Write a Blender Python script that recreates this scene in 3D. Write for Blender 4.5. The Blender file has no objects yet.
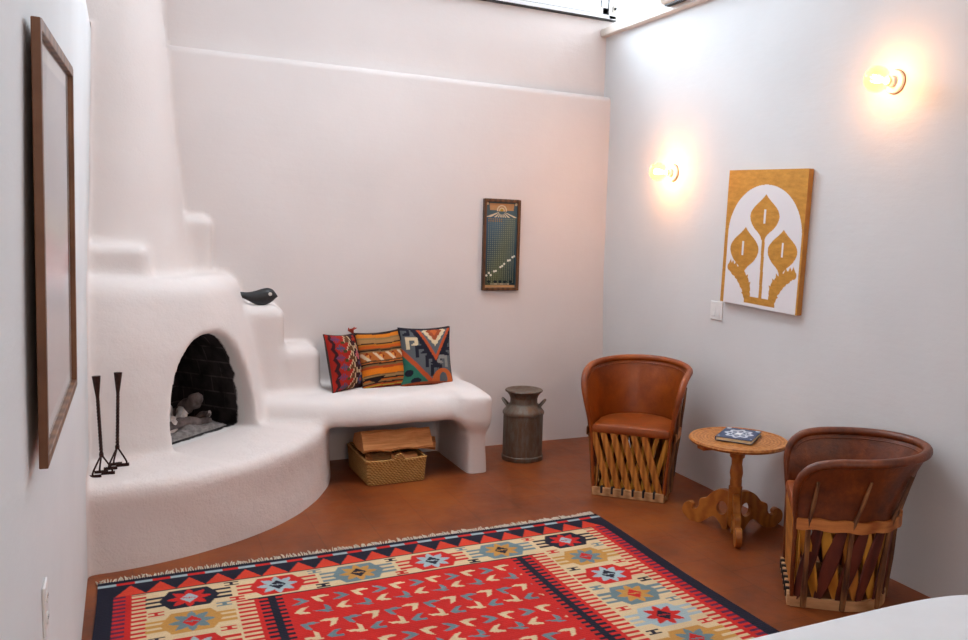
import bpy, math, random
import numpy as np
from mathutils import Matrix, Vector

random.seed(7)
rng = np.random.default_rng(7)
SC = bpy.context.scene
COL = SC.collection
PI = math.pi

# room: X to the right along the back wall, Y into the room, Z up (metres)
BACK, RIGHT, LEFT = 5.92, 3.44, -0.182
UP_BACK = 6.03            # the back wall steps back above its ledge
LEDGE = 2.745
CEIL = 4.25
REAR = -2.2


# ------------------------------------------------------------------ colours
def lin(h):
    h = h.lstrip('#')
    out = []
    for i in (0, 2, 4):
        c = int(h[i:i + 2], 16) / 255
        out.append(c / 12.92 if c <= 0.04045 else ((c + 0.055) / 1.055) ** 2.4)
    return np.array(out)


def rgba(h):
    return tuple(lin(h)) + (1.0,)


# ------------------------------------------------------------------ materials
class NT:
    def __init__(self, name):
        self.m = bpy.data.materials.new(name)
        self.m.use_nodes = True
        self.t = self.m.node_tree
        self.b = self.t.nodes['Principled BSDF']
        self.out = self.t.nodes['Material Output']

    def n(self, kind, **kw):
        nd = self.t.nodes.new(kind)
        for k, v in kw.items():
            if k in nd.inputs.keys():
                nd.inputs[k].default_value = v
            else:
                setattr(nd, k, v)
        return nd

    def l(self, a, b):
        self.t.links.new(a, b)

    def coords(self, scale=(1, 1, 1), rot=(0, 0, 0), kind='Object'):
        tc = self.n('ShaderNodeTexCoord')
        mp = self.n('ShaderNodeMapping')
        mp.inputs['Scale'].default_value = scale
        mp.inputs['Rotation'].default_value = rot
        self.l(tc.outputs[kind], mp.inputs['Vector'])
        return mp.outputs['Vector']

    def noise(self, vec, scale, detail=4, rough=0.55):
        nd = self.n('ShaderNodeTexNoise', Scale=scale, Detail=detail, Roughness=rough)
        self.l(vec, nd.inputs['Vector'])
        return nd.outputs['Fac']

    def ramp(self, fac, stops):
        r = self.n('ShaderNodeValToRGB')
        e = r.color_ramp.elements
        while len(e) < len(stops):
            e.new(0.5)
        for el, (p, c) in zip(e, stops):
            el.position = p
            el.color = rgba(c) if isinstance(c, str) else c
        self.l(fac, r.inputs['Fac'])
        return r.outputs['Color']

    def mix(self, a, b, fac, mode='MIX'):
        m = self.n('ShaderNodeMix', data_type='RGBA', blend_type=mode)
        for sock, v in ((m.inputs[6], a), (m.inputs[7], b), (m.inputs[0], fac)):
            if isinstance(v, (int, float)):
                sock.default_value = v
            elif isinstance(v, str):
                sock.default_value = rgba(v)
            elif isinstance(v, tuple):
                sock.default_value = v
            else:
                self.l(v, sock)
        return m.outputs[2]

    def bump(self, h, strength=0.3, dist=0.01, prev=None):
        b = self.n('ShaderNodeBump', Strength=strength, Distance=dist)
        self.l(h, b.inputs['Height'])
        if prev is not None:
            self.l(prev, b.inputs['Normal'])
        return b.outputs['Normal']

    def set(self, color=None, rough=0.6, metal=0.0, normal=None, spec=0.5):
        if color is not None:
            if isinstance(color, str):
                self.b.inputs['Base Color'].default_value = rgba(color)
            else:
                self.l(color, self.b.inputs['Base Color'])
        if isinstance(rough, (int, float)):
            self.b.inputs['Roughness'].default_value = rough
        else:
            self.l(rough, self.b.inputs['Roughness'])
        self.b.inputs['Metallic'].default_value = metal
        self.b.inputs['Specular IOR Level'].default_value = spec
        if normal is not None:
            self.l(normal, self.b.inputs['Normal'])
        return self.m


def plain(name, color, rough=0.6, metal=0.0, spec=0.5, vary=0.12, scale=20, bump=0.0):
    t = NT(name)
    v = t.coords()
    f = t.noise(v, scale)
    c = lin(color)
    a = tuple(np.clip(c * (1 - vary), 0, 1)) + (1,)
    b = tuple(np.clip(c * (1 + vary), 0, 1)) + (1,)
    colr = t.ramp(f, [(0.3, a), (0.7, b)])
    nrm = t.bump(f, bump, 0.01) if bump else None
    return t.set(colr, rough, metal, nrm, spec)


def plaster(name, base='#d9d4d0', grain=0.35, coarse=0.25):
    t = NT(name)
    v = t.coords()
    big = t.noise(v, 1.6, 3, 0.5)
    mid = t.noise(v, 9, 5, 0.6)
    fine = t.noise(v, 95, 3, 0.6)
    streak = t.noise(t.coords((2, 2, 9)), 3.0, 4, 0.6)
    c = lin(base)
    col = t.ramp(big, [(0.25, tuple(c * 0.955) + (1,)), (0.75, tuple(np.clip(c * 1.03, 0, 1)) + (1,))])
    n1 = t.bump(streak, 0.03, 0.05)
    n2 = t.bump(mid, coarse, 0.012, n1)
    n3 = t.bump(fine, grain, 0.003, n2)
    return t.set(col, 0.85, 0, n3, 0.2)


def attr_mat(name, rough=0.85, weave=(0, 0), metal_attr=False, spec=0.2, bump=0.35):
    t = NT(name)
    a = t.n('ShaderNodeAttribute', attribute_name='Col')
    v = t.coords()
    col = a.outputs['Color']
    f = t.noise(v, 260, 2, 0.7)
    col = t.mix(col, t.ramp(f, [(0.25, (0.72, 0.72, 0.72, 1)), (0.75, (1.18, 1.18, 1.18, 1))]), 0.75, 'MULTIPLY')
    f2 = t.noise(v, 5, 3)
    col = t.mix(col, t.ramp(f2, [(0.3, (0.88, 0.88, 0.88, 1)), (0.7, (1.06, 1.06, 1.06, 1))]), 0.8, 'MULTIPLY')
    nrm = t.bump(f, bump, 0.003)
    return t.set(col, rough, 0, nrm, spec)


def wood(name, dark, light, scale=(3, 3, 30), rough=0.5, spec=0.4, bump=0.2, dist=3.0):
    t = NT(name)
    v = t.coords(scale)
    f = t.noise(v, 2.2, 6, 0.6)
    w = t.n('ShaderNodeTexWave', Scale=1.2, Distortion=dist, Detail=3)
    t.l(v, w.inputs['Vector'])
    fac = t.mix(f, w.outputs['Color'], 0.35)
    col = t.ramp(fac, [(0.25, dark), (0.75, light)])
    return t.set(col, rough, 0, t.bump(fac, bump, 0.004), spec)



def grain(name, dark, light, rough, bump):
    t = NT(name)
    v = t.coords((1.2, 26, 26))
    f = t.noise(v, 3.0, 6, 0.65)
    col = t.ramp(f, [(0.3, dark), (0.7, light)])
    return t.set(col, rough, 0, t.bump(f, bump, 0.004), 0.3)


M = {}
M['wall'] = plaster('wall_plaster', '#dcdddd', 0.10, 0.10)
M['wall_pink'] = plaster('warm_wall_plaster', '#e0d8d5', 0.12, 0.14)
M['adobe'] = plaster('adobe_plaster', '#e0d7d3', 0.3, 0.35)
M['adobe_rough'] = plaster('rough_adobe_plaster', '#ded3ce', 0.9, 0.8)
M['white_trim'] = plain('painted_trim', '#d8cfc6', 0.5, vary=0.04)
M['vinyl'] = plain('white_vinyl', '#e6e8ea', 0.35, vary=0.02)
M['black_rubber'] = plain('black_rubber', '#1b1b1c', 0.6)
M['plastic'] = plain('white_plastic', '#e4e4e2', 0.35, vary=0.02)
M['beige_plastic'] = plain('beige_plastic', '#d9d2c6', 0.4, vary=0.03)
M['leather'] = None
M['iron'] = plain('wrought_iron', '#3b231d', 0.55, 0.6, vary=0.35, scale=60, bump=0.3)
M['charcoal'] = plain('black_carving', '#232426', 0.42, vary=0.25, scale=30)
M['bone'] = plain('bone_inlay', '#d8d4cc', 0.4, vary=0.03)
M['quilt'] = plain('white_bedspread', '#e2e4e6', 0.9, vary=0.03, scale=6, bump=0.15)
M['brown_frame'] = wood('walnut_frame', '#5e3a22', '#8c6242', (3, 3, 3), 0.45)
M['dark_frame'] = wood('dark_frame', '#3a2213', '#6b4427', (6, 6, 6), 0.45)
M['cedar'] = wood('cedar_slat', '#8a4a15', '#cf8a3c', (8, 8, 3), 0.42, bump=0.25)
M['yellow_cedar'] = wood('yellow_cedar_slat', '#a9691f', '#d79c3a', (8, 8, 3), 0.45)
M['red_slat'] = wood('red_brown_slat', '#3d1712', '#6d3020', (8, 8, 3), 0.5)
M['pale_wood'] = wood('pale_hoop_wood', '#9a6c43', '#cfa172', (4, 4, 20), 0.6)
M['bark'] = wood('bark_stick', '#43251a', '#94653c', (10, 10, 3), 0.6, bump=0.5)
M['band'] = wood('seat_band_wood', '#8a4519', '#c98142', (4, 4, 25), 0.45)
M['table_wood'] = wood('carved_table_wood', '#96531a', '#b8722c', (5, 5, 5), 0.42, dist=9.0)
M['table_dark'] = M['table_wood']
M['firewood'] = grain('split_firewood', '#b06a36', '#dda067', 0.75, 0.4)
M['firewood_bark'] = grain('firewood_bark', '#70472a', '#a87a48', 0.9, 0.8)
M['charred'] = plain('charred_log', '#6b605e', 0.9, vary=0.7, scale=14, bump=0.8)
M['ashen'] = plain('ash_grey_log', '#d6d0cd', 0.95, vary=0.35, scale=10, bump=0.6)
M['ash'] = plain('fireplace_ash', '#8a8482', 1.0, vary=0.4, scale=25, bump=0.9)
M['fringe'] = plain('cream_fringe', '#cfc5b4', 0.95, vary=0.1, scale=80)
M['red_yarn'] = plain('red_yarn', '#a83a26', 0.95, vary=0.2, scale=80)
M['rug'] = attr_mat('kilim_wool')
M['cushion'] = attr_mat('kilim_cushion_cloth')
M['cushion_back'] = plain('cushion_backing', '#3a2a26', 0.95, vary=0.2, scale=120)
M['print'] = attr_mat('printed_paper', 0.6, bump=0.0)
M['gold_print'] = None
M['paper'] = plain('page_edges', '#e0cfa6', 0.8, vary=0.08, scale=90)


def leather():
    t = NT('tan_leather')
    v = t.coords()
    f = t.noise(v, 6, 5, 0.65)
    g = t.noise(v, 55, 4, 0.6)
    col = t.ramp(f, [(0.25, '#6b2c05'), (0.55, '#92440b'), (0.8, '#aa5716')])
    n = t.bump(g, 0.18, 0.004, t.bump(f, 0.2, 0.02))
    return t.set(col, 0.42, 0, n, 0.5)


M['leather'] = leather()


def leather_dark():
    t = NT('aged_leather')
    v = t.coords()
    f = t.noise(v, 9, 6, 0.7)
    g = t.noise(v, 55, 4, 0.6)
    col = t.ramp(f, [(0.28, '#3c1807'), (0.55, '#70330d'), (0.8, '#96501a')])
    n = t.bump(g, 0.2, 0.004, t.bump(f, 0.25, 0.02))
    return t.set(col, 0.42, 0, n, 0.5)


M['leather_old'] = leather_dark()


def floor_mat():
    t = NT('terracotta_floor')
    v = t.coords(rot=(0, 0, PI / 2))
    br = t.n('ShaderNodeTexBrick', Scale=1.0)
    br.offset = 0.5
    br.inputs['Color1'].default_value = rgba('#78391a')
    br.inputs['Color2'].default_value = rgba('#8d4a22')
    br.inputs['Mortar'].default_value = rgba('#5a2c18')
    br.inputs['Mortar Size'].default_value = 0.0035
    br.inputs['Mortar Smooth'].default_value = 0.35
    br.inputs['Brick Width'].default_value = 0.36
    br.inputs['Row Height'].default_value = 0.30
    br.inputs['Bias'].default_value = 0.0
    t.l(v, br.inputs['Vector'])
    f = t.noise(v, 2.1, 6, 0.65)
    g = t.noise(v, 13, 6, 0.7)
    col = t.mix(br.outputs['Color'], t.ramp(f, [(0.3, '#502411'), (0.5, '#82401a'), (0.7, '#a05823')]), 0.65)
    col = t.mix(col, t.ramp(g, [(0.3, (0.75, 0.75, 0.75, 1)), (0.7, (1.15, 1.15, 1.15, 1))]), 0.6, 'MULTIPLY')
    rr = t.n('ShaderNodeMapRange')
    rr.inputs['To Min'].default_value = 0.26
    rr.inputs['To Max'].default_value = 0.55
    t.l(g, rr.inputs['Value'])
    n = t.bump(br.outputs['Fac'], -0.12, 0.004, t.bump(g, 0.15, 0.006))
    return t.set(col, rr.outputs['Result'], 0, n, 0.35)


M['floor'] = floor_mat()


def soot_brick():
    """firebox inside: sooty brick behind a plastered throat; the soot ends at a line of its own."""
    t = NT('sooty_firebrick')
    v = t.coords(rot=(0, 0, 0))
    tc = t.n('ShaderNodeTexCoord')
    sp = t.n('ShaderNodeSeparateXYZ')
    t.l(tc.outputs['Object'], sp.inputs[0])
    # brick courses run round the curved back: use an angle about the corner
    cb = t.n('ShaderNodeCombineXYZ')
    ad = t.n('ShaderNodeMath', operation='SUBTRACT')
    t.l(sp.outputs['X'], ad.inputs[0])
    t.l(sp.outputs['Y'], ad.inputs[1])
    t.l(ad.outputs[0], cb.inputs[0])
    t.l(sp.outputs['Z'], cb.inputs[1])
    br = t.n('ShaderNodeTexBrick', Scale=1.0)
    br.inputs['Color1'].default_value = rgba('#292526')
    br.inputs['Color2'].default_value = rgba('#343030')
    br.inputs['Mortar'].default_value = rgba('#4c4646')
    br.inputs['Mortar Size'].default_value = 0.005
    br.inputs['Brick Width'].default_value = 0.24
    br.inputs['Row Height'].default_value = 0.10
    t.l(cb.outputs[0], br.inputs['Vector'])
    f = t.noise(v, 9, 4)
    col = t.mix(br.outputs['Color'], '#1b1819', t.ramp(f, [(0.42, (0, 0, 0, 1)), (0.62, (1, 1, 1, 1))]))
    # depth along the mouth of the fireplace
    vm = t.n('ShaderNodeVectorMath', operation='DOT_PRODUCT')
    vm.inputs[1].default_value = (ARCH_D[0], -ARCH_D[1] / 1.11, 0)
    t.l(tc.outputs['Object'], vm.inputs[0])
    off = t.n('ShaderNodeMath', operation='ADD')
    off.inputs[1].default_value = 0.17 * ARCH_D[0] + 5.92 / 1.11 * ARCH_D[1] - SOOT
    t.l(vm.outputs['Value'], off.inputs[0])
    wob = t.n('ShaderNodeMath', operation='MULTIPLY_ADD')
    wob.inputs[1].default_value = 0.05
    t.l(t.noise(v, 18, 3), wob.inputs[0])
    t.l(off.outputs[0], wob.inputs[2])
    mask = t.ramp(wob.outputs[0], [(0.02, (0, 0, 0, 1)), (0.034, (1, 1, 1, 1))])
    colm = t.mix(col, '#dfdad6', mask)
    n = t.bump(f, 0.4, 0.01)
    return t.set(colm, 0.9, 0, n, 0.15)


# arch axis in the (a, b') plane about the room corner: a = x + .17, b' = (5.92 - y) / 1.11
ARCH_D = (0.682, 0.731)
ARCH_T = (0.731, -0.682)
SOOT = 0.80
M['soot'] = soot_brick()


# ------------------------------------------------------------------ mesh helpers
def put(o, parent=None, label=None, cat=None, group=None, kind=None):
    COL.objects.link(o)
    if parent is not None:
        o.parent = parent
    if label:
        o['label'] = label
    if cat:
        o['category'] = cat
    if group:
        o['group'] = group
    if kind:
        o['kind'] = kind
    return o


def empty(name, loc, rz=0.0, label=None, cat=None, group=None):
    o = bpy.data.objects.new(name, None)
    o.empty_display_size = 0.1
    o.location = loc
    o.rotation_euler = (0, 0, rz)
    return put(o, None, label, cat, group)


class MB:
    """collects shapes into ONE mesh object"""

    def __init__(self):
        self.v, self.f, self.mi = [], [], []

    def add(self, vs, fs, mi=0):
        b = len(self.v)
        self.v += [tuple(map(float, p)) for p in vs]
        self.f += [tuple(b + i for i in q) for q in fs]
        self.mi += [mi] * len(fs)
        return self

    def box(self, lo, hi, mi=0):
        x0, y0, z0 = lo
        x1, y1, z1 = hi
        vs = [(x0, y0, z0), (x1, y0, z0), (x1, y1, z0), (x0, y1, z0), (x0, y0, z1), (x1, y0, z1), (x1, y1, z1), (x0, y1, z1)]
        return self.add(vs, [(0, 3, 2, 1), (4, 5, 6, 7), (0, 1, 5, 4), (1, 2, 6, 5), (2, 3, 7, 6), (3, 0, 4, 7)], mi)

    def grid(self, P, closed_u=False, closed_v=False, mi=0, flip=False):
        P = np.asarray(P, float)
        nu, nv = P.shape[:2]
        fs = []
        for i in range(nu if closed_u else nu - 1):
            for j in range(nv if closed_v else nv - 1):
                a, b = i * nv + j, ((i + 1) % nu) * nv + j
                c, d = ((i + 1) % nu) * nv + (j + 1) % nv, i * nv + (j + 1) % nv
                fs.append((a, d, c, b) if flip else (a, b, c, d))
        return self.add(P.reshape(-1, 3), fs, mi)

    def tube(self, pts, rad, n=10, caps=True, mi=0, closed=False, sec=None, twist=0.0):
        """sweep a round (or given) section along points"""
        pts = [Vector(p) for p in pts]
        k = len(pts)
        if not hasattr(rad, '__len__'):
            rad = [rad] * k
        rings = []
        up = None
        for i in range(k):
            a = pts[(i - 1) % k] if closed else pts[max(i - 1, 0)]
            b = pts[(i + 1) % k] if closed else pts[min(i + 1, k - 1)]
            d = (b - a).normalized()
            if up is None:
                up = Vector((0, 0, 1)) if abs(d.z) < 0.9 else Vector((0, 1, 0))
            u = (up - d * up.dot(d))
            if u.length < 1e-6:
                u = d.orthogonal()
            u.normalize()
            up = u
            w = d.cross(u)
            ring = []
            S = sec if sec is not None else [(math.cos(2 * PI * j / n), math.sin(2 * PI * j / n)) for j in range(n)]
            ca, sa = math.cos(twist * i / max(k - 1, 1)), math.sin(twist * i / max(k - 1, 1))
            r = rad[i]
            rx, ry = (r if hasattr(r, '__len__') else (r, r))
            for (cx, cy) in S:
                x, y = cx * rx, cy * ry
                x, y = x * ca - y * sa, x * sa + y * ca
                ring.append(pts[i] + u * x + w * y)
            rings.append(ring)
        m = len(rings[0])
        vs = [p for r in rings for p in r]
        fs = []
        for i in range(k if closed else k - 1):
            for j in range(m):
                a, b = i * m + j, i * m + (j + 1) % m
                c, d = ((i + 1) % k) * m + (j + 1) % m, ((i + 1) % k) * m + j
                fs.append((a, b, c, d))
        if caps and not closed:
            fs.append(tuple(range(m - 1, -1, -1)))
            fs.append(tuple((k - 1) * m + j for j in range(m)))
        return self.add(vs, fs, mi)

    def lathe(self, prof, n=32, c=(0, 0, 0), mi=0, axis='z'):
        prof = list(prof)
        vs, fs = [], []
        for (r, z) in prof:
            for j in range(n):
                a = 2 * PI * j / n
                p = (r * math.cos(a), r * math.sin(a), z)
                if axis == 'x':
                    p = (p[2], p[0], p[1])
                vs.append((p[0] + c[0], p[1] + c[1], p[2] + c[2]))
        k = len(prof)
        for i in range(k - 1):
            for j in range(n):
                fs.append((i * n + j, i * n + (j + 1) % n, (i + 1) * n + (j + 1) % n, (i + 1) * n + j))
        if prof[0][0] > 1e-5:
            fs.append(tuple(range(n - 1, -1, -1)))
        if prof[-1][0] > 1e-5:
            fs.append(tuple((k - 1) * n + j for j in range(n)))
        return self.add(vs, fs, mi)

    def prism(self, poly, z0, z1, fn=None, mi=0):
        """extrude a 2-D outline; fn maps (x, y, h) to a point"""
        fn = fn or (lambda x, y, h: (x, y, h))
        n = len(poly)
        vs = [fn(x, y, z0) for x, y in poly] + [fn(x, y, z1) for x, y in poly]
        fs = [tuple(range(n - 1, -1, -1)), tuple(range(n, 2 * n))]
        fs += [(i, (i + 1) % n, n + (i + 1) % n, n + i) for i in range(n)]
        return self.add(vs, fs, mi)

    def build(self, name, mats, parent=None, smooth=True, bevel=0.0, seg=2, sub=0, fix=True, **tags):
        import bmesh
        me = bpy.data.meshes.new(name)
        me.from_pydata(self.v, [], self.f)
        mats = mats if isinstance(mats, (list, tuple)) else [mats]
        for m in mats:
            me.materials.append(m)
        me.polygons.foreach_set('material_index', self.mi)
        if fix:
            bm = bmesh.new()
            bm.from_mesh(me)
            bmesh.ops.remove_doubles(bm, verts=bm.verts, dist=1e-6)
            bmesh.ops.recalc_face_normals(bm, faces=bm.faces)
            bm.to_mesh(me)
            bm.free()
        me.polygons.foreach_set('use_smooth', [smooth] * len(me.polygons))
        me.update()
        o = bpy.data.objects.new(name, me)
        put(o, parent, **tags)
        if bevel:
            b = o.modifiers.new('bevel', 'BEVEL')
            b.width = bevel
            b.segments = seg
            b.limit_method = 'ANGLE'
            b.angle_limit = math.radians(35)
            b.harden_normals = False
        if sub:
            s = o.modifiers.new('subdivision', 'SUBSURF')
            s.levels = s.render_levels = sub
        elif smooth:
            e = o.modifiers.new('edges', 'EDGE_SPLIT')
            e.split_angle = math.radians(42)
        return o


def color_mesh(name, P, cols, mat, parent=None, smooth=True, extra=None, **tags):
    """a grid of points P (nu, nv, 3) with a colour per point; 'extra' is an MB of further faces (material 1)"""
    P = np.asarray(P, float)
    nu, nv = P.shape[:2]
    i, j = np.meshgrid(np.arange(nu - 1), np.arange(nv - 1), indexing='ij')
    a = (i * nv + j).ravel()
    F = np.stack([a, a + nv, a + nv + 1, a + 1], 1)
    V = P.reshape(-1, 3)
    C = np.asarray(cols, float).reshape(-1, 3)
    nF = len(F)
    loops = F.ravel()
    starts = np.arange(nF) * 4
    mats = [mat]
    mi = np.zeros(nF, int)
    if extra is not None:
        mb, m2, c2 = extra
        b = len(V)
        V = np.concatenate([V, np.array(mb.v)])
        C = np.concatenate([C, np.tile(np.asarray(c2, float), (len(mb.v), 1))])
        ls, ss = [], []
        pos = len(loops)
        for f in mb.f:
            ss.append(pos)
            ls += [b + q for q in f]
            pos += len(f)
        loops = np.concatenate([loops, np.array(ls)])
        starts = np.concatenate([starts, np.array(ss)])
        mi = np.concatenate([mi, np.ones(len(ss), int)])
        mats.append(m2)
    me = bpy.data.meshes.new(name)
    me.vertices.add(len(V))
    me.vertices.foreach_set('co', V.ravel())
    me.loops.add(len(loops))
    me.loops.foreach_set('vertex_index', loops.astype(np.int32))
    me.polygons.add(len(starts))
    me.polygons.foreach_set('loop_start', starts.astype(np.int32))
    for m in mats:
        me.materials.append(m)
    me.polygons.foreach_set('material_index', mi.astype(np.int32))
    me.update(calc_edges=True)
    me.polygons.foreach_set('use_smooth', [smooth] * len(starts))
    at = me.attributes.new('Col', 'FLOAT_COLOR', 'POINT')
    at.data.foreach_set('color', np.concatenate([C, np.ones((len(C), 1))], 1).ravel())
    me.validate()
    o = bpy.data.objects.new(name, me)
    return put(o, parent, **tags)


def resample(pts, n):
    pts = np.asarray(pts, float)
    d = np.r_[0, np.cumsum(np.linalg.norm(np.diff(pts, axis=0), axis=1))]
    t = np.linspace(0, d[-1], n)
    return np.stack([np.interp(t, d, pts[:, k]) for k in range(pts.shape[1])], 1)


def spline(pts, n):
    """Catmull-Rom through the points, n samples"""
    p = np.asarray(pts, float)
    p = np.vstack([2 * p[0] - p[1], p, 2 * p[-1] - p[-2]])
    out = []
    m = len(p) - 3
    for k in range(n):
        s = k / (n - 1) * m
        i = min(int(s), m - 1)
        t = s - i
        a, b, c, d = p[i:i + 4]
        out.append(0.5 * (2 * b + (c - a) * t + (2 * a - 5 * b + 4 * c - d) * t * t + (3 * b - a - 3 * c + d) * t ** 3))
    return np.array(out)


# ------------------------------------------------------------------ room shell
MB().box((-2.6, REAR - 0.3, -0.2), (4.6, 6.6, 0)).build('floor', M['floor'], smooth=False, kind='structure')
SKY = (0.0, 2.7, 3.95, 5.15)      # opening of the added, unseen skylight: x0, x1, y0, y1
b = MB()
b.box((-2.6, REAR - 0.3, CEIL), (4.6, SKY[2], CEIL + 0.2)).box((-2.6, SKY[3], CEIL), (4.6, 6.6, CEIL + 0.2))
b.box((-2.6, SKY[2], CEIL), (SKY[0], SKY[3], CEIL + 0.2)).box((SKY[1], SKY[2], CEIL), (4.6, SKY[3], CEIL + 0.2))
b.build('ceiling', M['wall'], smooth=False, kind='structure')


def left_x(z):
    """the left wall leans in a little towards its ledge"""
    z = np.asarray(z, float)
    return LEFT - 0.004 + 0.040 * np.clip((z - 1.3) / 1.4, 0, 1) ** 1.3


# back wall: thick lower wall with a rounded ledge, thinner wall above with the clerestory opening
def arc_ledge(r=0.045, n=8):
    return [(BACK + r - r * math.cos(a), LEDGE - r + r * math.sin(a)) for a in np.linspace(0, PI / 2, n)]


prof = [(BACK, -0.15), (BACK, 1.0), (BACK, 2.0)] + arc_ledge() + [(UP_BACK + 0.02, LEDGE + 0.004)]
W1 = (0.75, 3.90, 3.35, 4.08)   # clerestory opening x0, x1, z0, z1
b = MB()
b.grid([[(x, y, z) for (y, z) in prof] for x in np.linspace(-0.6, 3.6, 8)])
b.grid([[(x, BACK + 0.5, -0.15), (x, BACK + 0.5, LEDGE)] for x in (-0.6, 3.6)], flip=True)
for x0, x1, z0, z1 in ((-0.6, 3.96, LEDGE - 0.1, W1[2]), (-0.6, 3.96, W1[3], CEIL), (-0.6, W1[0], W1[2], W1[3]), (W1[1], 3.96, W1[2], W1[3])):
    b.box((x0, UP_BACK, z0), (x1, UP_BACK + 0.3, z1))
b.build('wall_back', M['wall_pink'], fix=False, kind='structure')

def right_x(y, z):
    """the right wall: a little out of true at its foot"""
    e = float(np.interp(y, [2.6, 3.7, 4.4, 4.8, 5.92, 7], [-0.034, -0.027, 0.012, 0.016, 0.052, 0.06]))
    return RIGHT + e * float(np.clip(1 - z / 1.3, 0, 1))


# right wall: thick lower wall, shelf board on top, thin clerestory wall set back above
b = MB()
b.grid([[(right_x(y, z), y, z) for z in np.linspace(-0.15, 3.23, 24)] for y in np.linspace(REAR, 6.3, 60)])
b.box((RIGHT + 0.06, REAR, -0.15), (RIGHT + 0.5, 6.3, 3.22))
W2 = (0.6, 5.95, 3.36, 4.1)
for y0, y1, z0, z1 in ((REAR, 6.33, 3.2, W2[2]), (REAR, 6.33, W2[3], CEIL), (REAR, W2[0], W2[2], W2[3]), (W2[1], 6.33, W2[2], W2[3])):
    b.box((RIGHT + 0.5, y0, z0), (RIGHT + 0.7, y1, z1))
b.build('wall_right', M['wall'], fix=False, kind='structure')
MB().box((RIGHT - 0.055, REAR, 3.218), (RIGHT + 0.5, UP_BACK + 0.0, 3.275)).build('trim_1', M['white_trim'], smooth=False, bevel=0.006, kind='structure')

# left wall
zs = np.r_[np.linspace(-0.15, 2.68, 24)]
pl = [(float(left_x(z)), float(z)) for z in zs]
xt = pl[-1][0]
pl += [(xt - 0.05 + 0.05 * math.cos(a), 2.68 + 0.05 * math.sin(a)) for a in np.linspace(0.2, PI / 2, 6)]
pl += [(-0.26, 2.735), (-0.265, 2.80), (-0.265, CEIL)]
b = MB()
b.grid([[(x, y, z) for (x, z) in pl] for y in np.linspace(0.9, 6.3, 12)], flip=True)
b.grid([[(-0.6, y, z) for z in (-0.15, CEIL)] for y in (0.9, 6.3)])
b.grid([[(x, 0.9, z) for (x, z) in pl], [(-0.6, 0.9, z) for (x, z) in pl]])
b.box((-2.5, 0.9, -0.15), (-0.6, 1.1, CEIL))
b.build('wall_left', M['wall'], fix=False, kind='structure')
# the rest of the room behind the camera
MB().box((-2.5, REAR, -0.15), (-2.4, 1.1, CEIL)).build('wall_side', M['wall'], smooth=False, kind='structure')
b = MB()
W3 = (-0.6, 2.4, 0.9, 2.5)
for x0, x1, z0, z1 in ((-2.5, 4.0, -0.15, W3[2]), (-2.5, 4.0, W3[3], CEIL), (-2.5, W3[0], W3[2], W3[3]), (W3[1], 4.0, W3[2], W3[3])):
    b.box((x0, REAR - 0.2, z0), (x1, REAR, z1))
b.build('wall_rear', M['wall'], smooth=False, kind='structure')


def front_fresnel(t):
    """thin pane: reflect at the outer faces, let the inner faces pass"""
    fr = t.n('ShaderNodeFresnel', IOR=1.5)
    ge = t.n('ShaderNodeNewGeometry')
    iv = t.n('ShaderNodeMath', operation='SUBTRACT')
    iv.inputs[0].default_value = 1.0
    t.l(ge.outputs['Backfacing'], iv.inputs[1])
    mu = t.n('ShaderNodeMath', operation='MULTIPLY')
    t.l(fr.outputs[0], mu.inputs[0])
    t.l(iv.outputs[0], mu.inputs[1])
    return mu.outputs[0]


def glass_mat():
    t = NT('window_glass')
    tr = t.n('ShaderNodeBsdfTransparent')
    gl = t.n('ShaderNodeBsdfGlossy', Roughness=0.02)
    mx = t.n('ShaderNodeMixShader')
    t.l(front_fresnel(t), mx.inputs[0])
    t.l(tr.outputs[0], mx.inputs[1])
    t.l(gl.outputs[0], mx.inputs[2])
    t.l(mx.outputs[0], t.out.inputs[0])
    return t.m


M['glass'] = glass_mat()


def amber_glass():
    t = NT('amber_globe_glass')
    tr = t.n('ShaderNodeBsdfTransparent')
    tr.inputs[0].default_value = (1.0, 0.88, 0.70, 1)
    tl = t.n('ShaderNodeBsdfTranslucent')
    tl.inputs[0].default_value = (1, 0.66, 0.38, 1)
    m0 = t.n('ShaderNodeMixShader')
    lw = t.n('ShaderNodeLayerWeight', Blend=0.35)
    mp = t.n('ShaderNodeMapRange')
    mp.inputs['To Min'].default_value = 0.012
    mp.inputs['To Max'].default_value = 0.16
    t.l(lw.outputs['Facing'], mp.inputs['Value'])
    t.l(mp.outputs['Result'], m0.inputs[0])
    t.l(tr.outputs[0], m0.inputs[1])
    t.l(tl.outputs[0], m0.inputs[2])
    gl = t.n('ShaderNodeBsdfGlossy', Roughness=0.05)
    mx = t.n('ShaderNodeMixShader')
    mx.inputs[0].default_value = 0.04
    t.l(m0.outputs[0], mx.inputs[1])
    t.l(gl.outputs[0], mx.inputs[2])
    t.l(mx.outputs[0], t.out.inputs[0])
    return t.m


M['amber'] = amber_glass()


def emit(name, col, s):
    t = NT(name)
    e = t.n('ShaderNodeEmission', Strength=s)
    e.inputs[0].default_value = col + (1,)
    t.l(e.outputs[0], t.out.inputs[0])
    return t.m


M['filament'] = emit('lit_filament', (1.0, 0.72, 0.38), 45)

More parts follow.
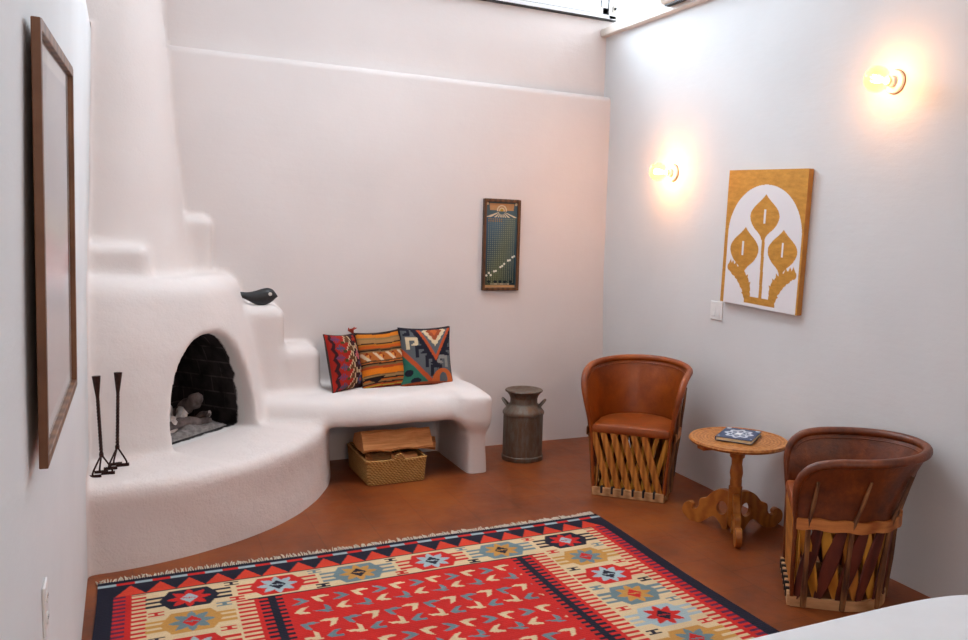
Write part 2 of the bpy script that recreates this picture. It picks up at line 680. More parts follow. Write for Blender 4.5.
# clerestory window in the back wall: outer frame, three sashes, panes, latch
wd = empty('window_1', (0, UP_BACK, 0))
wd['kind'] = 'structure'
b = MB()
x0, x1, z0, z1 = W1
fy0, fy1 = -0.055, 0.05
b.box((x0, fy0, z0), (3.50, fy1, z0 + 0.03)).box((3.50, fy0 + 0.05, z0), (x1, fy1, z0 + 0.012)).box((x0, fy0, z1 - 0.05), (x1, fy1, z1))
b.box((x0, fy0, z0), (x0 + 0.05, fy1, z1)).box((x1 - 0.02, fy0 + 0.05, z0), (x1, fy1, z1))
xp = 3.50
b.box((xp - 0.075, fy0, z0), (xp, fy1, z1))
b.build('window_frame', M['vinyl'], wd, smooth=False, bevel=0.004)
MB().box((x0, fy0 + 0.004, z0 - 0.006), (xp, fy1, z0)).build('sill_gasket', M['black_rubber'], wd, smooth=False)
MB().box((xp, 0.01, z0 + 0.01), (x1 - 0.01, 0.016, z1 - 0.04)).build('pane', M['glass'], wd, smooth=False)
x1 = xp
n = 3
for k in range(n):
    a0 = x0 + 0.05 + (x1 - x0 - 0.125) * k / n
    a1 = x0 + 0.05 + (x1 - x0 - 0.125) * (k + 1) / n
    s = MB()
    s.box((a0, -0.045, z0 + 0.03), (a1, 0.03, z0 + 0.085)).box((a0, -0.045, z1 - 0.1), (a1, 0.03, z1 - 0.05))
    s.box((a0, -0.045, z0 + 0.03), (a0 + 0.055, 0.03, z1 - 0.05)).box((a1 - 0.055, -0.045, z0 + 0.03), (a1, 0.03, z1 - 0.05))
    MB().box((a0, -0.049, z0 + 0.028), (a1, -0.043, z0 + 0.033)).box((a1 - 0.003, -0.049, z0 + 0.03), (a1 + 0.003, -0.043, z1 - 0.05)).build('sash_seal', M['black_rubber'], wd, smooth=False)
    so = s.build('sash', M['vinyl'], wd, smooth=False, bevel=0.005)
    g = MB()
    g.box((a0 + 0.055, -0.03, z0 + 0.085), (a1 - 0.055, -0.024, z0 + 0.090)).box((a0 + 0.055, -0.03, z1 - 0.108), (a1 - 0.055, -0.024, z1 - 0.1))
    g.box((a0 + 0.055, -0.03, z0 + 0.085), (a0 + 0.063, -0.024, z1 - 0.1)).box((a1 - 0.063, -0.03, z0 + 0.085), (a1 - 0.055, -0.024, z1 - 0.1))
    g.build('gasket', M['black_rubber'], so, smooth=False)
    MB().box((a0 + 0.05, -0.02, z0 + 0.08), (a1 - 0.05, -0.014, z1 - 0.095)).build('pane', M['glass'], so, smooth=False)
l = MB()
l.box((x1 - 0.045, -0.075, z0 + 0.045), (x1 - 0.025, -0.05, z0 + 0.10))
l.tube([(x1 - 0.035, -0.07, z0 + 0.06), (x1 - 0.030, -0.085, z0 + 0.02), (x1 - 0.020, -0.085, z0 - 0.04), (x1 - 0.032, -0.075, z0 - 0.055)], 0.0045, 6)
l.build('window_latch', M['beige_plastic'], wd, smooth=True)
MB().tube([(x1 - 0.04, -0.08, z0 + 0.075), (x1 - 0.03, -0.09, z0 + 0.075)], 0.01, 10).build('latch_knob', M['black_rubber'], wd)

# clerestory windows above the shelf board, and an unseen window added behind the camera for fill
wd = empty('window_2', (RIGHT + 0.55, 0, 0))
wd['kind'] = 'structure'
b = MB()
y0, y1, z0, z1 = W2
b.box((-0.04, y0, z0), (0.06, y1, z0 + 0.05)).box((-0.04, y0, z1 - 0.05), (0.06, y1, z1))
for yy in (y0, 2.2, 3.9, y1 - 0.05):
    b.box((-0.04, yy, z0), (0.06, yy + 0.05, z1))
b.build('window_frame', M['vinyl'], wd, smooth=False, bevel=0.004)
MB().box((0.0, y0 + 0.02, z0 + 0.02), (0.006, y1 - 0.02, z1 - 0.02)).build('pane', M['glass'], wd, smooth=False)
wd = empty('added_window_3', (0, REAR, 0))
wd['kind'] = 'structure'
b = MB()
x0, x1, z0, z1 = W3
b.box((x0, -0.1, z0), (x1, 0, z0 + 0.06)).box((x0, -0.1, z1 - 0.06), (x1, 0, z1))
for xx in (x0, (x0 + x1) / 2 - 0.03, x1 - 0.06):
    b.box((xx, -0.1, z0), (xx + 0.06, 0, z1))
b.build('window_frame', M['vinyl'], wd, smooth=False, bevel=0.004)
MB().box((x0 + 0.03, -0.05, z0 + 0.03), (x1 - 0.03, -0.044, z1 - 0.03)).build('pane', M['glass'], wd, smooth=False)

wd = empty('added_window_4', (0, 0, CEIL + 0.2))  # unseen skylight, added to brighten the hearth and bench tops
wd['kind'] = 'structure'
x0, x1, y0, y1 = SKY
b = MB()
b.box((x0, y0, -0.05), (x1, y0 + 0.05, 0)).box((x0, y1 - 0.05, -0.05), (x1, y1, 0)).box((x0, y0, -0.05), (x0 + 0.05, y1, 0)).box((x1 - 0.05, y0, -0.05), (x1, y1, 0))
b.box((1.325, y0, -0.05), (1.375, y1, 0))
b.build('window_frame', M['vinyl'], wd, smooth=False)
MB().box((x0 + 0.03, y0 + 0.03, -0.03), (x1 - 0.03, y1 - 0.03, -0.024)).build('pane', M['glass'], wd, smooth=False)


# ------------------------------------------------------------------ adobe fireplace and bench: one smooth plaster body, split into its parts
def smin(a, b, k):
    h = np.maximum(k - np.abs(a - b), 0) / k
    return np.minimum(a, b) - h * h * k * 0.25


def smax(a, b, k):
    return -smin(-a, -b, k)


def rbox(X, Y, Z, lo, hi, r):
    c = [(a + b) / 2 for a, b in zip(lo, hi)]
    h = [(b - a) / 2 - r for a, b in zip(lo, hi)]
    q = [np.abs(P - cc) - hh for P, cc, hh in zip((X, Y, Z), c, h)]
    out = np.sqrt(sum(np.maximum(k, 0) ** 2 for k in q))
    return out + np.minimum(np.maximum(np.maximum(q[0], q[1]), q[2]), 0) - r


def build_adobe():
    h = 0.0165
    x = np.arange(-0.36, 2.44, h, dtype=np.float32)
    y = np.arange(4.20, 6.20, h, dtype=np.float32)
    z = np.arange(-0.06, CEIL + 0.05, h, dtype=np.float32)
    X, Y, Z = np.meshgrid(x, y, z, indexing='ij')
    # slow hand-trowelled waviness
    wob = (np.sin(X * 7.1 + 1.3 * np.sin(Z * 4.3)) + np.sin(Y * 6.3 + 2.1 + np.sin(X * 5.1)) + np.sin(Z * 8.7 + 0.7 + np.sin(Y * 4.1 + X * 3))) * 0.0028
    wob += (np.sin(X * 19 + Z * 13) * np.sin(Y * 17 - Z * 11 + 1)) * 0.0016
    A, B = X + 0.17, (BACK - Y) / 1.11
    Ap, Bp = np.maximum(A, 0), np.maximum(B, 0)
    D = {}
    # chimney
    R = np.interp(z, [0, 1.33, 1.78, 2.25, 2.60, 2.94, 4.3], [0.60, 0.534, 0.487, 0.448, 0.425, 0.401, 0.33]).astype(np.float32)[None, None, :]
    rho = (Ap ** 2.5 + Bp ** 2.5) ** (1 / 2.5)
    D['chimney'] = (rho - R) + wob
    D['chimney'] = np.maximum(D['chimney'], 0.5 - Z)
    # fire box
    R = np.interp(z, [0, 0.42, 0.76, 0.95, 1.1, 1.21, 1.36, 2], [1.05, 0.995, 0.948, 0.910, 0.872, 0.842, 0.81, 0.81]).astype(np.float32)[None, None, :]
    rho2 = ((Ap * 1.01) ** 2.1 + Bp ** 2.1) ** (1 / 2.1)
    fb = smax(rho2 - R, Z - 1.345 + 0.012 * np.sin(X * 5), 0.13) + wob
    # hearth
    Rh = np.interp(z, [-0.1, 0.0, 0.2, 0.45], [1.405, 1.40, 1.385, 1.38]).astype(np.float32)[None, None, :]
    rho3 = np.sqrt(A * A + B * B)
    D['hearth'] = smax(rho3 - Rh, Z - 0.413, 0.085) + wob
    # stepped blocks
    D['step_block|0'] = rbox(X, Y, Z, (-0.5, 5.20, 1.0), (0.118, 6.4, 1.518), 0.06) + wob
    D['step_block|1'] = rbox(X, Y, Z, (-0.2, 5.775, 1.0), (0.492, 6.4, 1.690), 0.06) + wob
    D['step_block|2'] = rbox(X, Y, Z, (0.2, 5.60, 0.3), (0.905, 6.4, 1.13), 0.075) + wob
    D['step_block|3'] = rbox(X, Y, Z, (0.3, 5.62, 0.3), (1.150, 6.4, 0.862), 0.08) + wob
    # bench: slab with a slumped front edge, haunched leg at its right end
    yf = (5.265 + 0.22 * np.clip((2.2 - x) / 1.46, 0, 1.2) ** 4.5).astype(np.float32)[:, None, None]
    slab = smax(yf - Y, Z - 0.562, 0.17)
    slab = smax(slab, 0.385 - Z, 0.05)
    slab = smax(slab, X - 2.168, 0.09)
    slab = np.maximum(slab, 0.5 - X)
    leg = smax(yf - Y, X - 2.19 - 0.02 * np.clip(0.25 - Z, 0, 0.25) / 0.25, 0.06)
    leg = smax(leg, 2.055 - X, 0.05)
    leg = np.maximum(leg, Z - 0.5)
    D['seat'] = slab + wob
    D['leg'] = leg + wob
    # mouth of the fireplace
    s = A * ARCH_D[0] + B * ARCH_D[1]
    t = A * ARCH_T[0] + B * ARCH_T[1] + 0.015
    w = 0.322
    zz = (Z - 0.385) / 0.625
    f = ((np.abs(t) / w) ** 2.3 + np.maximum(zz, 0) ** 2.3) ** (1 / 2.3)
    mouth = (f - 1) * 0.33
    mouth = np.maximum(mouth, 0.405 + 0.0 - Z)
    room_in = np.sqrt((s - 0.52) ** 2 / 1.0 + (t * 1.0) ** 2)
    cav = np.maximum(mouth, 0.34 - s)          # tunnel back to the rear of the fire
    fbox = smax(fb, -cav, 0.035)
    D['firebox'] = fbox
    names = list(D)
    f_fire = None
    for k in names:
        kk = 0.055
        if k == 'leg':
            kk = 0.16
        if k == 'firebox':
            kk = 0.05
        f_fire = D[k].copy() if f_fire is None else smin(f_fire, D[k], kk)
    # the chimney must not fill the fire
    f_fire = smax(f_fire, -np.maximum(cav, 0.41 - Z), 0.02)
    k = 0.03
    xl = left_x(z).astype(np.float32)
    xl = np.where(z > 2.73, -0.265, xl)[None, None, :]
    yb = np.where(z > LEDGE - 0.02, UP_BACK, BACK).astype(np.float32)[None, None, :]
    d_wall = np.minimum(X - xl, yb - Y)
    total = smin(f_fire, d_wall, k)
    lab = np.argmin(np.stack([D[q] for q in names]), 0).astype(np.int8)
    cavm = (-cav > f_fire - 0.03) & (s < SOOT + 0.05) & (np.maximum(cav, -1) < 0.04) & (Z > 0.36)
    # ---- surface nets
    v = total
    ins = v < 0
    cells = np.zeros(np.array(v.shape) - 1, np.int8)
    corners = [(i, j, l) for i in (0, 1) for j in (0, 1) for l in (0, 1)]
    sh = cells.shape

    def cut(a, c):
        return a[c[0]:c[0] + sh[0], c[1]:c[1] + sh[1], c[2]:c[2] + sh[2]]
    for c in corners:
        cells += cut(ins, c)
    act = (cells > 0) & (cells < 8)
    idx = np.argwhere(act)
    num = -np.ones(sh, np.int32)
    num[act] = np.arange(len(idx))
    vals = {c: v[idx[:, 0] + c[0], idx[:, 1] + c[1], idx[:, 2] + c[2]] for c in corners}
    acc = np.zeros((len(idx), 3))
    cnt = np.zeros(len(idx))
    for c in corners:
        for ax in range(3):
            if c[ax] == 0:
                d = list(c)
                d[ax] = 1
                a, bb = vals[c], vals[tuple(d)]
                m = (a < 0) != (bb < 0)
                tt = np.where(m, a / np.where(m, a - bb, 1), 0)
                p = np.tile(np.array(c, float), (len(idx), 1))
                p[:, ax] += tt
                acc[m] += p[m]
                cnt[m] += 1
    P = (idx + acc / cnt[:, None]) * h + np.array([x[0], y[0], z[0]])
    quads = []
    for ax in range(3):
        sl0 = [slice(None)] * 3
        sl1 = [slice(None)] * 3
        sl0[ax] = slice(0, -1)
        sl1[ax] = slice(1, None)
        a, bb = ins[tuple(sl0)], ins[tuple(sl1)]
        e = np.argwhere(a != bb)
        u, w2 = [(1, 2), (2, 0), (0, 1)][ax]
        e = e[(e[:, u] > 0) & (e[:, w2] > 0) & (e[:, u] < v.shape[u] - 1) & (e[:, w2] < v.shape[w2] - 1)]
        o = np.zeros((4, 3), int)
        o[0, u] = o[0, w2] = -1
        o[1, w2] = -1
        o[3, u] = -1
        q = np.stack([num[tuple((e + oo).T)] for oo in o], 1)
        flip = ~a[tuple(e.T)]
        q[flip] = q[flip][:, ::-1]
        quads.append(q)
    Q = np.concatenate(quads)
    # two light smoothing passes
    for _ in range(2):
        S = np.zeros_like(P)
        C = np.zeros(len(P))
        for i in range(4):
            np.add.at(S, Q[:, i], P[Q[:, (i + 1) % 4]] + P[Q[:, (i + 3) % 4]])
            np.add.at(C, Q[:, i], 2)
        P = P * 0.5 + 0.5 * S / np.maximum(C, 1)[:, None]
    # normals of the whole body, so that its parts join without a seam
    n = np.cross(P[Q[:, 2]] - P[Q[:, 0]], P[Q[:, 3]] - P[Q[:, 1]])
    N = np.zeros_like(P)
    for i in range(4):
        np.add.at(N, Q[:, i], n)
    N /= np.maximum(np.linalg.norm(N, axis=1), 1e-12)[:, None]
    ctr = P[Q].mean(1)
    ci = np.clip(np.round((ctr - [x[0], y[0], z[0]]) / h).astype(int), 0, np.array(v.shape) - 1)
    g = tuple(ci.T)
    keep = (f_fire[g] - d_wall[g] < k * 1.0) & (ctr[:, 2] > -0.03) & (ctr[:, 2] < CEIL - 0.012)
    keep &= (ctr[:, 0] > xl[0, 0, ci[:, 2]] - 0.03) & (ctr[:, 1] < yb[0, 0, ci[:, 2]] + 0.03)
    part = lab[g].astype(int)
    part[cavm[g]] = len(names)
    res = {}
    for i, nm in enumerate(names + ['fire_lining']):
        m = keep & (part == i)
        if not m.any():
            continue
        q = Q[m]
        used, inv = np.unique(q, return_inverse=True)
        inv = inv.reshape(q.shape)
        me = bpy.data.meshes.new(nm.split('|')[0])
        me.from_pydata(P[used].tolist(), [], inv.tolist())
        me.polygons.foreach_set('use_smooth', [True] * len(q))
        me.update()
        me.normals_split_custom_set_from_vertices(N[used].tolist())
        res[nm] = me
    return res


adobe = build_adobe()
fire = empty('kiva_fireplace', (0.4, 5.2, 0), 0, 'white adobe corner fireplace with tapering chimney, arched mouth and curved raised hearth', 'fireplace')
bench = empty('adobe_bench', (1.6, 5.6, 0), 0, 'white adobe bench built along the back wall, with three cushions on it', 'bench')
for nm, me in adobe.items():
    root = bench if nm in ('seat', 'leg') else fire
    o = bpy.data.objects.new(nm.split('|')[0], me)
    me.materials.append(M['soot'] if nm in ('fire_lining', 'firebox') else M['adobe'])
    if nm == 'hearth':
        me.materials[0] = M['adobe_rough']
    if nm == 'firebox':
        me.materials[0] = M['adobe']
    o.location = -Vector(root.location)      # keeps plaster and soot patterns in room coordinates
    put(o, root)


# ------------------------------------------------------------------ camera
R = Matrix(((0.890, 0.018, -0.456), (-0.455, 0.114, -0.883), (0.036, 0.993, 0.110)))


def calibrate():
    v1 = np.array([125., 212.])
    v2 = np.array([2205., 287.])
    pp = np.array([560., 321.])
    f = math.sqrt(-np.dot(v1 - pp, v2 - pp))

    def c(p):
        d = np.array([p[0] - pp[0], -(p[1] - pp[1]), -f])
        return d / np.linalg.norm(d)
    yy, xx = c(v1), c(v2)
    xx = xx - yy * np.dot(xx, yy)
    xx /= np.linalg.norm(xx)
    return np.stack([xx, yy, np.cross(xx, yy)]), f


rot, F = calibrate()
cd = bpy.data.cameras.new('camera')
cam = bpy.data.objects.new('camera', cd)
COL.objects.link(cam)
mw = Matrix(rot.tolist()).to_4x4()
mw.translation = (0, 0, 1.7)
cam.matrix_world = mw
cd.sensor_width = 36
cd.lens = F / 968 * 36
cd.shift_x = -76 / 968
cd.shift_y = 1 / 968
cd.clip_start = 0.05
SC.camera = cam

# ------------------------------------------------------------------ equipale chairs
def d_outline(w, df, db, n, closed=False):
    p = [(-w, -df)] + [(-w, y) for y in np.linspace(-df * 0.5, 0, 3)]
    p += [(-w * math.cos(a), db * math.sin(a)) for a in np.linspace(0.12, PI - 0.12, 26)]
    p += [(w, y) for y in np.linspace(0, -df * 0.5, 3)] + [(w, -df)]
    if closed:
        p += [(x, -df) for x in np.linspace(w, -w, 9)[1:]]
    return resample(p, n)


ZS = 0.41                                    # under side of the seat


def rim_curve(n):
    """front edge of the left arm, along the rolled rim round the back, down the right arm"""
    left = [(-0.262, -0.212, ZS - 0.01), (-0.282, -0.236, 0.53), (-0.302, -0.25, 0.64), (-0.318, -0.238, 0.715), (-0.328, -0.196, 0.772), (-0.334, -0.12, 0.800), (-0.336, -0.02, 0.812)]
    back = [(-0.336 * math.cos(a), -0.02 + 0.345 * math.sin(a), 0.812 + 0.030 * math.sin(a)) for a in np.linspace(0.2, PI - 0.2, 13)]
    right = [(-x, y, z) for x, y, z in left[::-1]]
    return spline(left + back + right, n)


def make_chair(name, label, leath, k_top=1.0, lean=0.0):
    root = empty(name, (0, 0, 0), 0, label, 'chair', 'tan leather barrel chairs')
    N = 84
    T = rim_curve(N)
    T[:, 0] *= 0.965
    T[:, 1] += lean * np.clip((T[:, 2] - ZS) / 0.35, 0, 1.2)
    T[:, 2] = np.where(T[:, 2] > ZS, ZS + (T[:, 2] - ZS) * k_top, T[:, 2])
    # foot of the leather: stays at the front corners while the arm edge climbs
    Bp = d_outline(0.262, 0.212, 0.262, N)
    s = np.linspace(0, 1, N)
    e = 0.135
    q = np.clip((s - e) / (1 - 2 * e), 0, 1)
    Bs = np.stack([np.interp(q, s, Bp[:, 0]), np.interp(q, s, Bp[:, 1]), np.full(N, ZS - 0.01)], 1)
    nv = 12
    shell = np.zeros((N, nv, 3))
    for j in range(nv):
        t = j / (nv - 1)
        P = Bs * (1 - t) + T * t
        c = np.array([0, -0.02, 0])
        out = P - c
        out[:, 2] = 0
        out /= np.maximum(np.linalg.norm(out, axis=1), 1e-6)[:, None]
        P = P - out * (0.016 * math.sin(PI * t))[..., None] if False else P - out * 0.016 * math.sin(PI * t)
        shell[:, j] = P
    o = MB().grid(shell).build('backrest', leath, root)
    so = o.modifiers.new('thickness', 'SOLIDIFY')
    so.thickness = 0.012
    so.offset = 0
    # rolled leather rim, running on down the arm fronts to the base
    lo = [(-0.229, -0.206, 0.05), (-0.236, -0.21, 0.15), (-0.246, -0.212, 0.28)]
    path = np.vstack([lo, T, [(-x, y, z) for x, y, z in lo[::-1]]])
    path = resample(path, 130)
    zr = np.clip((path[:, 2] - 0.42) / (0.30 * k_top), 0, 1)
    rad = [(0.010 + 0.011 * k, 0.010 + 0.012 * k) for k in zr]
    MB().tube(path, rad, 12).build('rim', leath, root)
    # inner seam of the rim
    ins = T.copy()
    c = np.array([0, -0.02, 0])
    d = ins - c
    d[:, 2] = 0
    d /= np.linalg.norm(d, axis=1)[:, None]
    ins = ins - d * 0.021
    ins[:, 2] -= 0.032
    MB().tube(resample(ins[10:-10], 70), 0.0035, 6).build('seam', leath, root)
    # seat: padded leather disc
    out = d_outline(0.252, 0.222, 0.250, 60, True)[:-1]
    rings = []
    for f, zz in ((0.97, ZS), (1.0, ZS + 0.012), (1.0, ZS + 0.034), (0.975, ZS + 0.048), (0.92, ZS + 0.054), (0.7, ZS + 0.056), (0.4, ZS + 0.050), (0.1, ZS + 0.046)):
        rings.append([(x * f, y * f - (1 - f) * 0.0, zz) for x, y in out])
    m = MB().grid(rings, closed_v=True)
    k = len(out)
    m.f.append(tuple(range(7 * k, 8 * k)))
    m.f.append(tuple(range(k - 1, -1, -1)))
    m.mi += [0, 0]
    m.build('seat', M['leather'], root)
    # base: bent hoop and straight front board
    p = d_outline(0.236, 0.212, 0.246, 70)
    g = []
    for (x, y) in p:
        r = math.hypot(x, y) or 1
        u = (x / r, y / r)
        g.append([(x - u[0] * 0.014, y - u[1] * 0.014, 0.002), (x, y, 0.002), (x, y, 0.05), (x - u[0] * 0.014, y - u[1] * 0.014, 0.05)])
    MB().grid(g, closed_v=True).build('base_hoop', M['pale_wood'], root, smooth=False)
    MB().box((-0.232, -0.226, 0.002), (0.232, -0.208, 0.056)).build('base_board', M['pale_wood'], root, smooth=False, bevel=0.003)
    # wooden band round the sticks at seat height
    p = d_outline(0.278, 0.205, 0.280, 70)
    g = []
    for i, (x, y) in enumerate(p):
        r = math.hypot(x, y) or 1
        u = (x / r, y / r)
        wv = 0.004 * math.sin(i * 0.9)
        g.append([(x, y, 0.385 + wv), (x + u[0] * 0.012, y + u[1] * 0.012, 0.39 + wv), (x + u[0] * 0.012, y + u[1] * 0.012, 0.438 + wv), (x, y, 0.442 + wv)])
    MB().grid(g, closed_v=True).build('seat_band', M['band'], root)

    # slats: two crossing layers round the body
    def slat(b0, b1, z0, z1, wid, mat, out_dir, belly=0.55, thick=0.007):
        n = 9
        a, c = np.array([*b0, z0]), np.array([*b1, z1])
        ax = (c - a) / np.linalg.norm(c - a)
        od = np.array([*out_dir, 0.0])
        od = od - ax * od.dot(ax)
        od /= np.linalg.norm(od)
        sd = np.cross(ax, od)
        R = []
        for i in range(n):
            t = i / (n - 1)
            ww = wid * (belly + (1 - belly) * math.sin(PI * min(max(t * 0.9 + 0.05, 0), 1)) ** 0.7)
            P = a + (c - a) * t
            R.append([P - sd * ww / 2 - od * thick / 2, P + sd * ww / 2 - od * thick / 2, P + sd * ww * 0.42 + od * thick / 2, P - sd * ww * 0.42 + od * thick / 2])
        m = MB().grid(R, closed_v=True)
        m.f += [(3, 2, 1, 0), (4 * (n - 1), 4 * n - 3, 4 * n - 2, 4 * n - 1)]
        m.mi += [0, 0]
        m.build('slat', mat, root, smooth=False)
    # front: six leaning boards over five leaning the other way
    for i in range(6):
        xb = -0.140 + i * 0.066
        slat((xb + 0.012, -0.205), (xb - 0.105, -0.213), 0.045, ZS + 0.005, 0.047, M['cedar'], (0, -1), 0.8)
    for i in range(6):
        xb = -0.185 + i * 0.066
        slat((xb, -0.178), (xb + 0.09, -0.185), 0.045, ZS + 0.005, 0.032, M['yellow_cedar'], (0, -1), 0.8)
    NB = 240
    pb = d_outline(0.228, 0.200, 0.238, NB)
    pt = d_outline(0.262, 0.205, 0.262, NB)
    pbi, pti = pb * 0.955, pt * 0.955
    cnt = 12
    for i in range(cnt):
        c0 = int((i + 0.6) / (cnt + 0.2) * NB)
        i0, i1 = min(max(c0 - 9, 0), NB - 1), min(max(c0 + 9, 0), NB - 1)
        od = pb[c0] / np.linalg.norm(pb[c0])
        slat(pb[i1], pt[i0], 0.04, ZS + 0.01, 0.068, M['red_slat'], od, 0.22)
        od = pbi[c0] / np.linalg.norm(pbi[c0])
        slat(pbi[i0], pti[i1], 0.04, ZS + 0.01, 0.062, M['yellow_cedar'] if i % 3 else M['cedar'], od, 0.22)
    # round sticks from the base up the outside of the leather
    for k, u in enumerate((0.045, 0.19, 0.345, 0.5, 0.655, 0.81, 0.955)):
        i = int(u * (N - 1))
        ib = int(u * (NB - 1))
        b0 = np.array([*(pb[ib] * 1.035), 0.006])
        mid = np.array([*(pt[ib] * 1.06), 0.40])
        j = int(np.clip((e + u * (1 - 2 * e)) * (N - 1), 0, N - 1))
        tp = shell[j, 8].copy()
        dd = np.array([tp[0], tp[1] + 0.02, 0])
        tp = tp + dd / np.linalg.norm(dd) * 0.014
        P = spline([b0, (b0 + mid) / 2 + np.array([random.uniform(-.004, .004), 0, 0]), mid, (mid + tp) / 2, tp], 14)
        rr = [0.014 * (1 - 0.45 * t) * (1 + 0.12 * math.sin(t * 19 + k)) for t in np.linspace(0, 1, 14)]
        MB().tube(P, rr, 8).build('stick', M['bark'], root)
    # rawhide ties along the front board
    for i in range(6):
        x = -0.17 + i * 0.068
        MB().box((x - 0.007, -0.232, 0.02), (x + 0.007, -0.204, 0.066)).build('rawhide_tie', M['charcoal'], root, smooth=False, bevel=0.003)
    return root


c = make_chair('barrel_chair', 'tan leather barrel chair by the corner, seen from its open front', M['leather'], 0.98)
c.location = (2.962, 4.579, 0.0)
c.rotation_euler = (0, 0, math.radians(-43.3))
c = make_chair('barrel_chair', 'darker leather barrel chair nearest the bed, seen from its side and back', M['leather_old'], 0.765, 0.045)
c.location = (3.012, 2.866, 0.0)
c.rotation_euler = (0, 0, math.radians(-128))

# ------------------------------------------------------------------ side table and book
tb = empty('side_table', (3.092, 3.713, 0), math.radians(-6.3), 'small round carved wooden pedestal table between the two leather chairs', 'table')
TZ = 0.541
prof_t = [(0.001, TZ - 0.024), (0.262, TZ - 0.024), (0.276, TZ - 0.018), (0.281, TZ - 0.008), (0.276, TZ + 0.002), (0.262, TZ + 0.004), (0.252, TZ)]
for r in np.linspace(0.244, 0.02, 29):
    prof_t.append((float(r), TZ - 0.0015 + 0.0012 * (1 if int(r * 125) % 2 else -1)))
prof_t.append((0.001, TZ))


def carved_top():
    t = NT('carved_top_wood')
    v = t.coords()
    w_ = t.n('ShaderNodeTexWave', wave_type='RINGS', rings_direction='Z', Scale=16, Distortion=2.5, Detail=2)
    w_.inputs['Detail Scale'].default_value = 6
    t.l(v, w_.inputs['Vector'])
    vo = t.n('ShaderNodeTexVoronoi', Scale=48)
    t.l(v, vo.inputs['Vector'])
    fac = t.mix(w_.outputs['Color'], vo.outputs['Distance'], 0.6)
    col = t.ramp(fac, [(0.1, '#8a4c20'), (0.5, '#b4702f'), (0.9, '#c98f55')])
    return t.set(col, 0.45, 0, t.bump(fac, 0.5, 0.006), 0.4)


M['carved'] = carved_top()
MB().lathe(prof_t, 72).build('table_top', M['carved'], tb)
bt = MB()
bt.box((-0.25, -0.035, TZ - 0.05), (0.25, 0.035, TZ - 0.023))
bt.build('batten', M['table_wood'], tb, smooth=False, bevel=0.008)
MB().lathe([(0.05, TZ - 0.05), (0.05, TZ - 0.075), (0.043, TZ - 0.095), (0.043, TZ - 0.105), (0.033, TZ - 0.115), (0.03, TZ - 0.15), (0.034, TZ - 0.165), (0.038, TZ - 0.20), (0.032, TZ - 0.235),
            (0.034, TZ - 0.245), (0.034, 0.265), (0.039, 0.26), (0.039, 0.04), (0.03, 0.025), (0.018, 0.012), (0.001, 0.008)], 24).build('pedestal', M['table_wood'], tb)
leg_px = [(325, 245), (305, 238), (275, 237), (248, 244), (222, 259), (205, 275), (185, 293), (168, 299), (150, 303), (142, 318), (141, 342), (132, 358), (115, 368), (99, 366), (103, 352), (97, 338), (82, 330),
          (62, 332), (45, 345), (37, 365), (39, 388), (52, 407), (88, 425), (118, 430), (150, 430), (185, 420), (210, 402), (232, 390), (250, 395), (266, 410), (282, 430), (295, 452), (325, 460)]


def leg_rz(px, py):
    r = 0.028 + (328 - px) / 291 * 0.297
    fy = 453 - (328 - px) / 291 * 24
    return r, max((fy - py) * 0.00108, 0.0)


leg_px = [(px, py if not 85 < px < 152 or py < 400 else 453 - (328 - px) / 291 * 24) for px, py in leg_px]
outline = [leg_rz(*p) for p in leg_px]
outline = [tuple(p) for p in spline(outline, 90)]
hole = [leg_rz(286 + 34 * math.cos(a), 338 + 38 * math.sin(a)) for a in np.linspace(0, 2 * PI, 24, endpoint=False)]


def leg_mesh(ang, name='leg'):
    import bmesh
    bm = bmesh.new()
    ca, sa = math.cos(ang), math.sin(ang)
    th = 0.017
    ov = [bm.verts.new((r, 0, z)) for r, z in outline]
    hv = [bm.verts.new((r, 0, z)) for r, z in hole]
    es = [bm.edges.new((ov[i], ov[(i + 1) % len(ov)])) for i in range(len(ov))]
    es += [bm.edges.new((hv[i], hv[(i + 1) % len(hv)])) for i in range(len(hv))]
    bmesh.ops.triangle_fill(bm, use_beauty=True, use_dissolve=False, edges=es, normal=(0, 1, 0))
    hc = np.mean(hole, 0)
    kill = [f for f in bm.faces if all(v in hv for v in f.verts)]
    bmesh.ops.delete(bm, geom=kill, context='FACES_ONLY')
    ex = bmesh.ops.extrude_face_region(bm, geom=list(bm.faces))
    for v in [g for g in ex['geom'] if isinstance(g, bmesh.types.BMVert)]:
        v.co.y += 2 * th
    for v in bm.verts:
        x, y, z = v.co.x, v.co.y - th, v.co.z
        v.co = (x * ca - y * sa, x * sa + y * ca, z)
    bmesh.ops.recalc_face_normals(bm, faces=bm.faces)
    me = bpy.data.meshes.new(name)
    bm.to_mesh(me)
    bm.free()
    me.materials.append(M['table_wood'])
    o = bpy.data.objects.new(name, me)
    put(o, tb)
    bv = o.modifiers.new('bevel', 'BEVEL')
    bv.width, bv.segments, bv.limit_method, bv.angle_limit = 0.003, 2, 'ANGLE', math.radians(50)
    # carved rosette on the leg
    return o


for a in (0.0, math.radians(122.3), math.radians(242.7)):
    leg_mesh(a)

